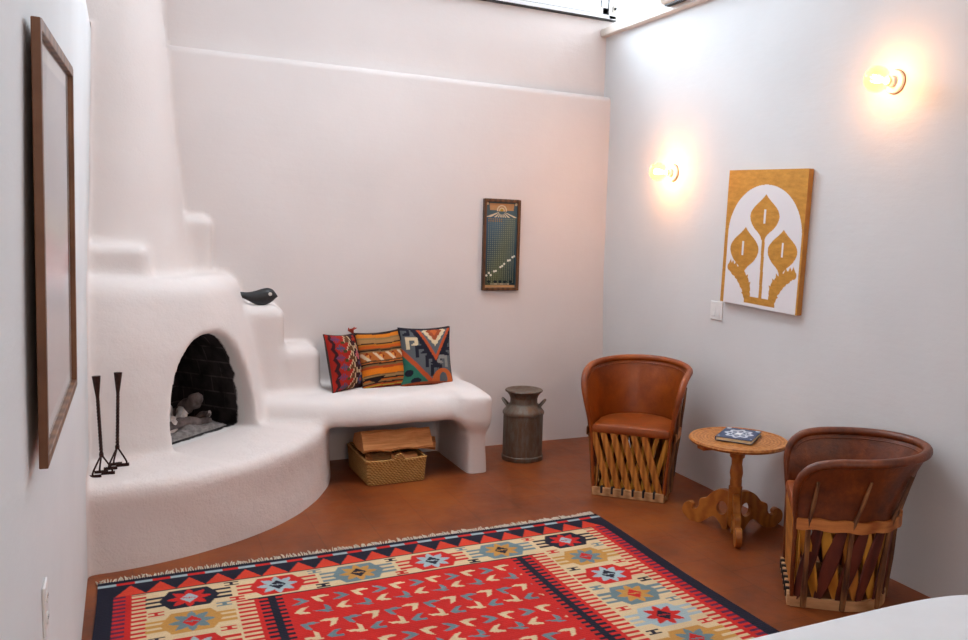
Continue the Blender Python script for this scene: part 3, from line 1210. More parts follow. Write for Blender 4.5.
bk = empty('book', (3.098, 3.718, TZ + 0.004), math.radians(-52.5), 'blue book with a white ornament on its cover, lying on the round table', 'book')
bw, bl, bh = 0.205, 0.262, 0.022
MB().box((-bw / 2 + 0.004, -bl / 2 + 0.004, 0.003), (bw / 2 - 0.004, bl / 2 - 0.004, bh - 0.003)).build('pages', M['paper'], bk, smooth=False)
cov = MB()
cov.box((-bw / 2, -bl / 2, 0), (bw / 2, bl / 2, 0.003)).box((-bw / 2, -bl / 2, bh - 0.003), (bw / 2, bl / 2, bh)).box((-bw / 2 - 0.002, -bl / 2, 0), (-bw / 2 + 0.003, bl / 2, bh))
M['book_blue'] = plain('blue_book_cover', '#3f4a66', 0.4, vary=0.1)
cov.build('cover', M['book_blue'], bk, smooth=False, bevel=0.001)
nx, ny = 60, 80
gx, gy = np.meshgrid(np.linspace(-bw / 2 + 0.004, bw / 2 - 0.004, nx), np.linspace(-bl / 2 + 0.004, bl / 2 - 0.004, ny), indexing='ij')
P = np.stack([gx, gy, np.full_like(gx, bh + 0.0006)], -1)
u_, v_ = gx / (bw / 2), gy / (bl / 2)
colr = np.tile(lin('#47536f'), (nx, ny, 1))
rr = np.sqrt(u_ ** 2 + v_ ** 2)
an = np.arctan2(v_, u_)
m = (np.abs(rr - 0.62 - 0.09 * np.cos(8 * an)) < 0.10) | (rr < 0.26 + 0.07 * np.cos(6 * an)) | (np.abs(rr - 0.40) < 0.03)
m |= (np.hypot(np.abs(u_) - 0.86, np.abs(v_) - 0.88) < 0.17) & (np.sin(an * 9) > -0.3)
colr[m] = lin('#c3ccd6')
m2 = (rr < 0.16)
colr[m2] = lin('#e4e8ea')
edge = (np.abs(u_) > 0.95) | (np.abs(v_) > 0.96)
colr[edge] = lin('#2c3550')
color_mesh('cover_print', P, colr, M['print'], bk)

# ------------------------------------------------------------------ milk can
mc = empty('milk_can', (2.575, 5.515, 0), 0, 'old rusty metal milk can standing on the floor by the bench end', 'milk can')


def can_metal():
    t = NT('weathered_steel')
    v = t.coords()
    f = t.noise(v, 5, 6, 0.7)
    g = t.noise(t.coords((9, 9, 2)), 4, 5, 0.7)
    tc = t.n('ShaderNodeTexCoord')
    col = t.ramp(f, [(0.3, '#4c4036'), (0.5, '#5f574e'), (0.72, '#7a7268')])
    col = t.mix(col, t.ramp(g, [(0.42, '#6b4526'), (0.62, '#7a7266')]), 0.5)
    return t.set(col, 0.5, 0.3, t.bump(g, 0.12, 0.004), 0.5)


M['can'] = can_metal()
R0 = 0.146
MB().lathe([(0.001, 0.002), (R0 + 0.004, 0.002), (R0 + 0.006, 0.008), (R0 + 0.006, 0.032), (R0, 0.038), (R0, 0.335), (R0 + 0.006, 0.340), (R0 + 0.007, 0.352), (R0 + 0.002, 0.362), (R0 - 0.012, 0.378), (0.118, 0.402),
            (0.104, 0.412), (0.100, 0.420), (0.099, 0.470)], 48).build('body', M['can'], mc)
MB().lathe([(0.099, 0.455), (0.104, 0.462), (0.108, 0.475), (0.128, 0.500), (0.137, 0.505), (0.139, 0.511), (0.134, 0.517), (0.12, 0.515), (0.11, 0.508), (0.001, 0.505)], 48).build('lid', M['can'], mc)
for sgn in (-1, 1):
    a = math.radians(-28)
    ux, uy = math.cos(a) * sgn, math.sin(a) * sgn
    tx, ty = -uy, ux
    pts = []
    for k in np.linspace(0, 1, 12):
        ang = PI * k
        pts.append((ux * (0.112 + 0.043 * math.sin(ang)) + tx * 0.034 * math.cos(ang), uy * (0.118 + 0.045 * math.sin(ang)) + ty * 0.034 * math.cos(ang), 0.392 + 0.052 * math.sin(ang)))
    MB().tube(pts, 0.009, 8).build('handle', M['can'], mc)

# ------------------------------------------------------------------ basket of firewood under the bench
BX, BY, BRZ = 1.36, 5.235, math.radians(1.5)
bs = empty('basket', (BX, BY, 0), BRZ, 'woven straw basket full of firewood under the adobe bench', 'basket')


def weave():
    t = NT('woven_straw')
    v = t.coords()
    w1 = t.n('ShaderNodeTexWave', bands_direction='Z', Scale=26, Distortion=1.0, Detail=1)
    t.l(v, w1.inputs['Vector'])
    d1 = t.n('ShaderNodeTexWave', bands_direction='DIAGONAL', Scale=30, Distortion=2.0, Detail=1)
    t.l(v, d1.inputs['Vector'])
    f = t.noise(v, 45, 4, 0.7)
    fac = t.mix(w1.outputs['Color'], d1.outputs['Color'], 0.5)
    fac = t.mix(fac, f, 0.35)
    col = t.ramp(fac, [(0.2, '#7a4f22'), (0.5, '#b98648'), (0.8, '#dcb274')])
    return t.set(col, 0.8, 0, t.bump(fac, 0.9, 0.012), 0.2)


M['straw'] = weave()
bwid, bdep, bhgt = 0.385, 0.50, 0.155
body = MB()
fl = 0.012
rows = 13


def bring(o, zz):
    f = fl * zz / bhgt
    x0, x1, y0, y1 = -f + o, bwid + f - o, -f + o, bdep + f - o
    r = 0.02
    pts = []
    for (cx, cy, a0) in ((x1 - r, y1 - r, 0), (x0 + r, y1 - r, PI / 2), (x0 + r, y0 + r, PI), (x1 - r, y0 + r, 1.5 * PI)):
        pts += [(cx + r * math.cos(a0 + k * PI / 8), cy + r * math.sin(a0 + k * PI / 8)) for k in range(5)]
    return resample(pts + pts[:1], 81)[:-1]


rings = []
for i in range(rows + 1):
    for q in (0.0, 0.5):
        zz = (i + q) / (rows + 0.5) * bhgt
        pr = bring(0.0 if q else 0.004, zz)
        rings.append([(x, y, zz + 0.002) for x, y in pr])
for zz in (bhgt, 0.02):
    rings.append([(x, y, zz + 0.002) for x, y in bring(0.014, zz)])
body.grid(rings, closed_v=True, flip=True)
k = 80
body.f.append(tuple(range(k - 1, -1, -1)))
body.f.append(tuple(range((len(rings) - 1) * k, len(rings) * k)))
body.mi += [0, 0]
body.build('basket_body', M['straw'], bs)
# braided rim
rp = [(x, y, bhgt + 0.002 + 0.003 * math.sin(i * 0.8)) for i, (x, y) in enumerate(bring(0.007, bhgt))]
MB().tube(rp, 0.010, 7, closed=True).build('rim', M['straw'], bs)
hp = [(0.20 + 0.032 * math.cos(a), -0.016, bhgt - 0.004 + 0.05 * math.sin(a)) for a in np.linspace(0, PI, 11)]
MB().tube(hp, 0.007, 7).build('handle', M['straw'], bs)
MB().tube([(x, y + bdep + 0.032, z) for x, y, z in hp], 0.007, 7).build('handle', M['straw'], bs)


def split_log(name, label, c, length, yaw, roll, prof_, pitch=0.0, mats=('firewood', 'firewood_bark'), group='firewood in the basket', bark_sides=1):
    """split firewood: a wedge outline drawn out along its length with a little wander"""
    L = []
    n = 9
    for i in range(n):
        t = i / (n - 1) - 0.5
        wv = 1 + 0.04 * math.sin(i * 2.1 + c[0] * 9)
        L.append([(t * length, y * wv + 0.004 * math.sin(i * 1.3 + j), z * wv + 0.003 * math.cos(i * 1.7 + j * 2)) for j, (y, z) in enumerate(prof_)])
    m = MB()
    k = len(prof_)
    m.grid(L, closed_v=True)
    for q in range(len(m.f)):
        if (q % k) < bark_sides:
            m.mi[q] = 1
    m.f += [tuple(range(k - 1, -1, -1)), tuple((n - 1) * k + j for j in range(k))]
    m.mi += [0, 0]
    o = m.build(name, [M[q] for q in mats], None, smooth=False, label=label, cat='log', group=group)
    o.matrix_world = Matrix.Translation(c) @ Matrix.Rotation(yaw, 4, 'Z') @ Matrix.Rotation(pitch, 4, 'Y') @ Matrix.Rotation(roll, 4, 'X')
    return o


# top: a wide split log lying across the basket
split_log('split_log', 'widest split log, lying on top across the straw basket', (1.575, 5.42, 0.252), 0.475, math.radians(2), 0,
          [(0.13, -0.030), (0.02, -0.052), (-0.118, -0.046), (-0.122, -0.030), (-0.055, 0.066), (-0.03, 0.075), (0.10, 0.030)], math.radians(1.0), bark_sides=1)
split_log('split_log', 'split log sticking out past the right end of the straw basket', (1.67, 5.52, 0.205), 0.44, math.radians(-14), 0.1,
          [(0.06, -0.03), (-0.05, -0.034), (-0.075, -0.01), (-0.06, 0.018), (0.03, 0.03), (0.07, 0.0)], math.radians(3), bark_sides=1)
split_log('split_log', 'short bark covered log end showing under the widest split log', (1.475, 5.39, 0.125), 0.16, math.radians(12), 0.3,
          [(0.058 * math.cos(a), 0.052 * math.sin(a)) for a in np.linspace(0, 2 * PI, 12, endpoint=False)], 0.0, bark_sides=12)
split_log('split_log', 'pale log end in the middle of the straw basket front', (1.63, 5.36, 0.12), 0.17, math.radians(-8), 0.2,
          [(0.05, -0.045), (-0.05, -0.045), (-0.06, 0.0), (-0.02, 0.045), (0.045, 0.035)], 0.0, bark_sides=1)
split_log('split_log', 'small split log at the left end of the straw basket', (1.405, 5.40, 0.115), 0.10, math.radians(70), 0.1,
          [(0.035, -0.03), (-0.03, -0.03), (-0.035, 0.03), (0.02, 0.04)], 0.0, bark_sides=1)

# ------------------------------------------------------------------ inside the fireplace: ash bed and charred logs
def at_fire(s, t, z):
    a = s * ARCH_D[0] + t * ARCH_T[0]
    b = s * ARCH_D[1] + t * ARCH_T[1]
    return (a - 0.17, BACK - 1.11 * b, z)


g = []
n = 40
for i in range(n):
    row = []
    for j in range(n):
        s, t = 0.40 + 0.37 * i / (n - 1), -0.275 + 0.55 * j / (n - 1) - 0.015
        ed = min(i, j, n - 1 - i, n - 1 - j) / 6
        hgt = 0.02 * min(ed, 1) * (1 + 0.8 * math.sin(s * 31) * math.sin(t * 27 + 1)) + 0.008 * rng.random()
        row.append(at_fire(s, t, 0.414 + (hgt if ed > 0 else -0.01)))
    g.append(row)
MB().grid(g, flip=True).build('ash_bed', M['ash'], label='grey bed of ash on the fireplace floor', cat='ash', kind='stuff')


def fire_log(label, s, t, z, length, yaw, pitch, r, mat):
    m = MB()
    n = 12
    pts = [(q * length, 0.012 * math.sin(q * 7 + s * 20), 0.008 * math.cos(q * 9)) for q in np.linspace(-0.5, 0.5, n)]
    rad = [r * (0.55 if i in (0, n - 1) else 1) * (1 + 0.13 * math.sin(i * 1.9 + t * 30)) for i in range(n)]
    sec = [((1 + 0.14 * math.sin(k * 2.3)) * math.cos(2 * PI * k / 12), (0.85 + 0.12 * math.cos(k * 1.7)) * math.sin(2 * PI * k / 12)) for k in range(12)]
    m.tube(pts, rad, sec=sec)
    o = m.build('charred_log', mat, None, label=label, cat='log', group='burnt logs in the fireplace')
    o.matrix_world = Matrix.Translation(at_fire(s, t, z)) @ Matrix.Rotation(yaw, 4, 'Z') @ Matrix.Rotation(pitch, 4, 'Y')
    return o


fire_log('big pale ash-covered log leaning at the left of the fireplace', 0.55, -0.12, 0.545, 0.36, math.radians(-25), math.radians(48), 0.075, M['ashen'])
fire_log('charred log leaning against the right of the fireplace mouth', 0.56, 0.13, 0.52, 0.30, math.radians(135), math.radians(38), 0.042, M['charred'])
fire_log('burnt log lying across the front of the ashes', 0.66, 0.0, 0.462, 0.42, math.radians(40), math.radians(6), 0.032, M['charred'])
fire_log('short grey burnt log lying behind the front one in the ashes', 0.60, 0.05, 0.49, 0.26, math.radians(75), math.radians(-8), 0.036, M['ashen'])
fire_log('pale split piece propped at the back of the ashes', 0.47, 0.0, 0.53, 0.30, math.radians(50), math.radians(30), 0.048, M['ashen'])
fire_log('thin burnt stick pointing out of the ashes at the right', 0.67, 0.15, 0.48, 0.2, math.radians(-60), math.radians(-24), 0.018, M['charred'])

# ------------------------------------------------------------------ twisted iron candlesticks on the hearth
def candlestick(label, base, top, yaw):
    bx, by, bz = base
    root = empty('iron_candlestick', base, yaw, label, 'candlestick', 'twisted iron candlesticks on the hearth')
    inv = Matrix.Rotation(-yaw, 3, 'Z')
    tip = inv @ (Vector(top) - Vector(base))
    knee = Vector((tip.x * 0.15, tip.y * 0.15, 0.105))
    cup0 = knee.lerp(tip, 0.72)
    sq = [(1, 1), (-1, 1), (-1, -1), (1, -1)]
    MB().tube([knee.lerp(cup0, t) for t in np.linspace(0, 1, 60)], 0.0062, sec=sq, twist=26).build('twisted_stem', M['iron'], root, smooth=False)
    c = MB()
    ts = [0.0, 0.3, 0.7, 1.0]
    c.tube([cup0.lerp(tip, t) for t in (0, 0.3, 0.7, 1.0, 1.0, 0.6)], [0.007, 0.011, 0.016, 0.0195, 0.0165, 0.009], 16, caps=True)
    c.build('cup', M['iron'], root)
    MB().tube([knee + Vector((0, 0, -0.008)), knee + Vector((0, 0, 0.008))], 0.0105, 10).build('collar', M['iron'], root)
    for k, (lx, ly) in enumerate(((-0.040, -0.036), (0.042, 0.006), (-0.012, 0.036))):
        p = spline([knee, knee.lerp(Vector((lx, ly, 0.03)), 0.55), (lx, ly, 0.026), (lx, ly, 0.008)], 14)
        leg = MB().tube(p, 0.0042, 8).build('leg', M['iron'], root)
        f = [(lx + q * 0.046 - 0.004 + (0.006 if k != 1 else -0.018), ly + 0.002, 0.008) for q in np.linspace(-0.55, 0.75, 24)]
        MB().tube(f, 0.0068, sec=sq, twist=12).build('foot_bar', M['iron'], leg, smooth=False)
    return root


HZ = 0.413
candlestick('front twisted iron candlestick, nearest the hearth edge', (-0.122, 4.585, HZ), (-0.139, 4.605, 0.905), 0.0)
candlestick('rear twisted iron candlestick, close against the fireplace', (-0.058, 4.712, HZ), (-0.046, 4.73, 0.897), 0.1)

# ------------------------------------------------------------------ carved black bird
bd = empty('carved_bird', (0.745, 5.70, 1.131), math.radians(-4), 'small black carved bird with a pale eye on the upper step beside the fireplace', 'ornament')
secs = [(-0.145, 0.078, 0.020, 0.010), (-0.125, 0.073, 0.018, 0.014), (-0.09, 0.066, 0.017, 0.018), (-0.05, 0.056, 0.025, 0.028), (-0.01, 0.049, 0.040, 0.038), (0.03, 0.052, 0.050, 0.043), (0.06, 0.058, 0.049, 0.041),
        (0.085, 0.062, 0.038, 0.032), (0.10, 0.062, 0.024, 0.020), (0.113, 0.058, 0.008, 0.006), (0.118, 0.055, 0.001, 0.001)]
sp = spline(np.array(secs) * 1.08, 40)
m = MB()
m.grid([[(x, hy * math.cos(a), max(zc + hz * math.sin(a), 0.0)) for a in np.linspace(0, 2 * PI, 20, endpoint=False)] for x, zc, hz, hy in sp], closed_v=True)
m.f.append(tuple(range(19, -1, -1)))
m.mi.append(0)
m.build('body', M['charcoal'], bd)
for sg in (-1, 1):
    e = MB()
    pr = [(0.001, 0.006), (0.008, 0.005), (0.0115, 0.002), (0.012, -0.010)]
    e.lathe(pr, 16)
    e.v = [(0.078 + x, sg * (0.039 + z), 0.078 + y) for x, y, z in e.v]
    e.build('eye', M['bone'], bd)

# ------------------------------------------------------------------ kilim rug
def tri(x):
    return np.abs((x % 1.0) - 0.5) * 2


RW, RL = 2.612, 2.22
RX, RY = -0.147, 4.226
RCOL = {k: lin(v) for k, v in dict(navy='#1c1c2b', red='#c2241f', orange='#cc3c26', cream='#d3ba92', teal='#6a7f84', blue='#9fb0b4', gold='#bd8a45', purple='#5b2340', dark='#15141b').items()}


def rug_color(u, v):
    col = np.empty(u.shape + (3,))
    col[:] = RCOL['red']

    def s(mask, c):
        col[mask] = RCOL[c]
    uu = np.minimum(u, RW - u)
    W_ = RW

    def medallion(cu, cv, ground, star, dia, core=None, hw=0.112, hh=0.098):
        x, y = (u - cu) / hw, (v - cv) / hh
        ax, ay = np.abs(x), np.abs(y)
        near = (ax < 1.9) & (ay < 1.25)
        oct_ = (ay < 1.0) & (ax + 0.42 * ay < 1.12)
        teeth = near & (ax > 0.9) & (ax < 1.58) & (ay < 0.72) & ((((y + 0.12) * 2.3) % 1.0) < 0.52)
        s(teeth, ground)
        s(near & oct_, ground)
        th = np.arctan2(y / 0.98, x / 0.84)
        rr_ = np.hypot(y / 0.98, x / 0.84)
        saw = np.abs(((th / (PI / 4) + 0.5) % 1.0) - 0.5) * 2
        s(near & (rr_ < 0.98 - 0.44 * saw), star)
        d = (ax / 0.34 + ay / 0.52) < 1.0
        s(near & d, dia)
        s(near & d & (np.abs(y - 0.5 * x) < 0.085) & (np.abs(x + 0.10 * np.sign(y - 0.5 * x)) < 0.13), star)

    def glyph(cu, cv, c, w=0.030, h=0.020):
        x, y = np.abs(u - cu) / w, np.abs(v - cv) / h
        s((x < 1) & (y < 1) & ((y > 0.45) | (x < 0.3)), c)
    # cream frame
    frame = (v > 0.195) & (v < 0.428) & (uu > 0.139)
    s(frame, 'cream')
    s((uu > 0.139) & (uu < 0.622) & (v > 0.195), 'cream')
    # comb at the outer edge of the cream
    ph = (v % 0.0385) / 0.0385
    s((uu > 0.139) & (uu < 0.195) & (ph < 0.5) & (v > 0.2), 'red')
    # inner comb and the striped band beside the field
    inner = v > 0.428
    s(inner & (uu > 0.553) & (uu < 0.622) & (ph < 0.5), 'red')
    s(inner & (uu > 0.622) & (uu < 0.752), 'red')
    s(inner & (uu > 0.640) & (uu < 0.745) & (ph < 0.45), 'navy')
    s(inner & (uu > 0.683) & (uu < 0.713), 'navy')
    # outer bands of the two sides
    s(uu < 0.139, 'red')
    s((uu > 0.066) & (uu < 0.114) & (ph < 0.5), 'purple')
    s(uu < 0.067, 'navy')
    # far end: stripes, saw-tooth band, black lines
    e = v < 0.186
    s(e & (uu > 0.0), 'navy')
    s((v < 0.018), 'navy')
    d = (v > 0.036) & (v < 0.058)
    s(d, 'red')
    s(d & (((u / 0.15) % 1.0) < 0.5), 'blue')
    per = 0.1235
    x = (u - 0.071) / per
    h = 1 - tri(x + 0.0)
    h = 1 - np.abs((x % 1.0) - 0.5) * 2
    tt = (v > 0.078) & (v < 0.186) & (u > 0.071) & (u < RW - 0.071) & ((0.186 - v) / 0.108 < h)
    s(tt, 'orange')
    ln = (uu > 0.139) & (v > 0.184) & (v < 0.193)
    s(ln, 'dark')
    ln = (uu > 0.60) & (v > 0.420) & (v < 0.432)
    s(ln, 'dark')
    # medallions
    hor = [('red', 'blue', 'navy'), ('teal', 'gold', 'navy'), ('red', 'blue', 'navy'), ('teal', 'gold', 'navy')]
    for i in range(4):
        medallion(0.366 + 0.376 * (i + 1), 0.311, *hor[i])
        glyph(0.366 + 0.376 * (i + 0.5) - 0.006, 0.225, 'navy' if i % 2 == 0 else 'teal')
        glyph(0.366 + 0.376 * (i + 0.5) + 0.004, 0.395, 'red' if i % 2 == 0 else 'navy')
    glyph(0.366 + 0.376 * 4.5, 0.225, 'red')
    lv = [('navy', 'red', 'blue'), ('gold', 'teal', 'red'), ('red', 'blue', 'navy'), ('teal', 'gold', 'red'), ('blue', 'red', 'navy'), ('gold', 'teal', 'red'), ('red', 'gold', 'navy'), ('teal', 'gold', 'red')]
    for i, c in enumerate(lv):
        cv = 0.311 + 0.2395 * i
        for cu in (0.366, RW - 0.366):
            medallion(cu, cv, *c)
            glyph(cu - 0.135, cv + 0.120, ('red', 'navy', 'teal')[i % 3])
            glyph(cu + 0.135, cv + 0.120, ('teal', 'red', 'navy')[i % 3])
    # birds of the field
    fld = (uu > 0.765) & (v > 0.445)
    pu, pv = 0.178, 0.2425

    def bird(cu, cv, ang, c, odd):
        """swallow-tailed chevron, one in every other pair of rows"""
        k = np.floor((v - 0.445) / pv + 0.15)
        x = (((u - cu) / pu + 0.5) % 1.0 - 0.5) * pu
        y = (((v - cv) / pv + 0.5) % 1.0 - 0.5) * pv
        ca, sa = math.cos(ang), math.sin(ang)
        X_, Y_ = (x * ca + y * sa) * 0.92, (-x * sa + y * ca) * 0.95
        X_, Y_ = X_ * 1.18, Y_ * 1.22
        m = (np.abs(Y_) < (X_ + 0.046) * 0.85) & (np.abs(Y_) > (X_ + 0.006) * 0.95) & (X_ < 0.040) & (np.abs(Y_) < 0.041)
        s(fld & m & ((k % 2) == odd), c)
    for odd in (0, 1):
        f_ = -1 if odd else 1
        bird(0.894, 0.522, 0.55 if not odd else PI - 0.5, 'cream', odd)
        bird(0.894 + pu / 2, 0.632, -0.15 if not odd else PI + 0.9, 'cream', odd)
        bird(0.894 + pu / 2, 0.530, PI + 0.2 if not odd else 0.6, 'teal', odd)
        bird(0.894, 0.640, PI + 0.8 if not odd else -0.1, 'teal', odd)
    return col


st = 0.0048
nu, nv = int(RW / st), int(RL / st)
ug, vg = np.meshgrid(np.linspace(0, RW, nu), np.linspace(0, RL, nv), indexing='ij')
wavy = 0.004 * np.sin(vg * 5) + 0.003 * np.sin(ug * 7 + 1)
colr = rug_color(ug, vg)
# weft-to-weft dye variation
rowj = 1 + 0.10 * (rng.random(nv) - 0.5)[None, :, None]
colr = np.clip(colr * rowj, 0, 1)
zt = 0.0085 + 0.0006 * np.sin(vg * 400) + 0.0009 * np.sin(ug * 3.1) * np.sin(vg * 4.3)
edge_x = 0.006 * np.sin(vg * 4.0 + 1) * np.where(ug < RW / 2, 1 - ug / RW, ug / RW)
P = np.stack([RX + ug + edge_x, RY - vg + 0.004 * np.sin(ug * 5), zt], -1)
rim = MB()
for side in (P[0], P[-1], P[:, 0], P[:, -1]):
    q = side[::6]
    rim.grid([[p, (p[0], p[1], 0.001)] for p in q])
rug = color_mesh('kilim_rug', P, colr, M['rug'], extra=(rim, M['rug'], RCOL['navy']), label='red flat-woven kilim rug with a medallion border on the floor', cat='rug')
# cream fringe at the far end
fr = MB()
x = RX + 0.004
while x < RX + RW - 0.004:
    y0 = RY + 0.004 * math.sin((x - RX) * 5) - 0.006
    L = random.uniform(0.03, 0.062)
    sk = random.uniform(-0.014, 0.014)
    w_ = random.uniform(0.0035, 0.0065)
    z1 = random.uniform(0.003, 0.008)
    fr.tube([(x, y0, 0.008), (x + sk * 0.4, y0 + L * 0.5, 0.010), (x + sk, y0 + L, z1)], [(w_, 0.003), (w_ * 0.9, 0.003), (w_ * 0.5, 0.002)], 5)
    x += random.uniform(0.007, 0.012)
fr.build('fringe', M['fringe'], rug, label='cream knotted fringe')

# ------------------------------------------------------------------ kilim cushions
def cushion(name, label, cfun, loc, yaw, tilt, roll, w, h, back_mat, tassel=False):
    n = 90
    g = np.linspace(-1, 1, n)
    gu, gv = np.meshgrid(g, g, indexing='ij')
    # corners pulled out into ears, sides slightly drawn in
    sx = 1 - 0.075 * (1 - gv ** 2)
    sy = 1 - 0.075 * (1 - gu ** 2)
    X = gu * w / 2 * sx
    Y = gv * h / 2 * sy
    puff = 0.066 * ((1 - np.abs(gu) ** 2.6) * (1 - np.abs(gv) ** 2.6)) ** 0.55 + 0.004
    puff = puff * (1 + 0.05 * np.sin(gu * 5 + gv * 3))
    col = cfun((gu + 1) / 2, (1 - gv) / 2)
    P = np.stack([X, -puff, Y], -1)
    m = MB()
    m.grid(np.stack([X, puff * 0.8, Y], -1)[::3, ::3], flip=True)
    # join: a narrow band round the edge
    idx = [(i, 0) for i in range(n)] + [(n - 1, j) for j in range(1, n)] + [(i, n - 1) for i in range(n - 2, -1, -1)] + [(0, j) for j in range(n - 2, 0, -1)]
    m.grid([[P[i, j], (P[i, j][0], puff[i, j] * 0.8, P[i, j][2])] for i, j in idx], closed_u=True)
    o = color_mesh(name, P, col, M['cushion'], extra=(m, back_mat, lin('#40302a')), label=label, cat='cushion', group='kilim cushions on the bench')
    o.matrix_world = Matrix.Translation(loc) @ Matrix.Rotation(yaw, 4, 'Z') @ Matrix.Rotation(-tilt, 4, 'X') @ Matrix.Rotation(roll, 4, 'Y') @ Matrix.Translation((0, 0, h / 2 - 0.012))
    # piped seam
    pp = [P[i, j] + np.array([0, 0.005, 0]) for i, j in idx][::3]
    MB().tube(pp, 0.004, 6, closed=True).build('piping', back_mat, o)
    if tassel:
        t = MB()
        b0 = np.array([w / 2 - 0.02, 0, h / 2 - 0.005])
        for k in range(14):
            a = random.uniform(-0.5, 0.5)
            b_ = random.uniform(-0.4, 0.4)
            L = random.uniform(0.035, 0.06)
            t.tube([b0, b0 + np.array([-L * 0.3 + 0.5 * a * L, b_ * L, L * 0.55]), b0 + np.array([a * L * 1.4, b_ * L * 1.3, L * 0.75])], 0.0045, 5)
        t.build('tassel', M['red_yarn'], o)
    return o


def C(**kw):
    return {k: lin(v) for k, v in kw.items()}


def cush_a(u, v):
    """red field with stepped hooks, purple sprigs and dark diamond panel at the right"""
    c = C(red='#a02418', dark='#35181c', cream='#c9ae8a', blue='#4a4a66', green='#41421f', pink='#c66a72', brown='#5c3a20', or_='#c24a20')
    col = np.empty(u.shape + (3,))
    col[:] = c['red']
    ve = ((v * 5.5) % 1.0)
    zz_ = (np.abs(u - 0.06 - 0.10 * np.abs(ve - 0.5)) < 0.035)
    col[zz_] = c['dark']
    edge = 0.38 + 0.09 * ((((v + 0.02) * 6) % 1.0) < 0.5) + 0.03 * ((((v + 0.02) * 12) % 1.0) < 0.5)
    col[(u > edge) & (u < edge + 0.035)] = c['cream']
    col[u > edge + 0.035] = c['brown']
    e2 = 0.62 - 0.05 * ((((v + 0.08) * 5) % 1.0) < 0.5)
    col[(u > e2)] = c['dark']
    col[(u > e2 - 0.02) & (u < e2 + 0.012)] = c['cream']
    m = ((((v * 6 + 0.25) % 1.0) < 0.3) & (u > 0.29) & (u < 0.39))
    col[m] = c['green']
    for k in range(6):
        cv = 0.09 + k * 0.17
        cu = 0.19 + 0.05 * (k % 2)
        d = np.abs(u - cu) / 0.12 + np.abs(v - cv) / 0.075
        st_ = (d < 1) & ((((u * 19) % 1) < 0.62) | (np.abs(v - cv) < 0.015))
        col[st_] = c['blue'] if k % 2 else lin('#6b3a5a')
    for k, cc in enumerate(('red', 'cream', 'pink', 'blue', 'cream', 'blue')):
        cv = 0.10 + k * 0.15
        cu = 0.79 - 0.03 * (k % 3)
        a, b = np.abs(u - cu) / 0.10, np.abs(v - cv) / 0.075
        col[(a < 1) & (b < 1) & ((a < 0.35) | (b < 0.4))] = c[cc]
        col[(a < 0.25) & (b < 0.3)] = c['or_']
    return col


def cush_b(u, v):
    """orange and black stripes, patterned white band"""
    seq = [(0.0, '#2a1a14'), (0.035, '#c9731c'), (0.10, '#8a6a3e'), (0.135, '#a3794a'), (0.205, '#2b1812'), (0.225, '#b8701f'), (0.25, '#c2581a'), (0.30, '#6a4a2a'), (0.325, '#1d1314'), (0.345, '#8a6a44'),
           (0.37, '#a85a24'), (0.52, '#5b3d22'), (0.545, '#c06a2a'), (0.56, '#1d1314'), (0.585, '#7a5a34'), (0.62, '#a8431c'), (0.66, '#d9761a'), (0.68, '#e07a18'), (0.765, '#7a5530'), (0.785, '#9a7a4e'),
           (0.83, '#1d1314'), (0.855, '#c0601c'), (0.875, '#8f6a3e'), (0.905, '#33201a'), (0.93, '#b5521c'), (0.955, '#b8a03c'), (0.975, '#9a3020')]
    vv = v + 0.006 * np.sin(u * 9)
    col = np.empty(u.shape + (3,))
    for p, h in seq:
        col[vv >= p] = lin(h)
    band = (vv > 0.375) & (vv < 0.515)
    x = (u * 3.6 + 0.2)
    y = (vv - 0.375) / 0.14
    f = x % 1.0
    hook = band & (np.abs(f - 0.15 - 0.55 * y) < 0.14)
    dia = band & (np.abs(f - 0.62) / 0.30 + np.abs(y - 0.5) / 0.62 < 1)
    col[band] = lin('#b0642c')
    col[dia] = lin('#8c3014')
    col[dia & (np.abs(f - 0.62) < 0.12) & (np.abs(y - 0.5) < 0.25)] = lin('#d98a3a')
    col[hook] = lin('#d8c2a0')
    # stepped dark wedge near the bottom
    w_ = (v > 0.80) & (v < 0.93) & ((u - 0.3) / 0.32 > -(1 - (v - 0.80) / 0.13)) & (np.abs(u - 0.22) < 0.24 * (1 - (v - 0.80) / 0.14))
    col[w_] = lin('#1d1314')
    return col


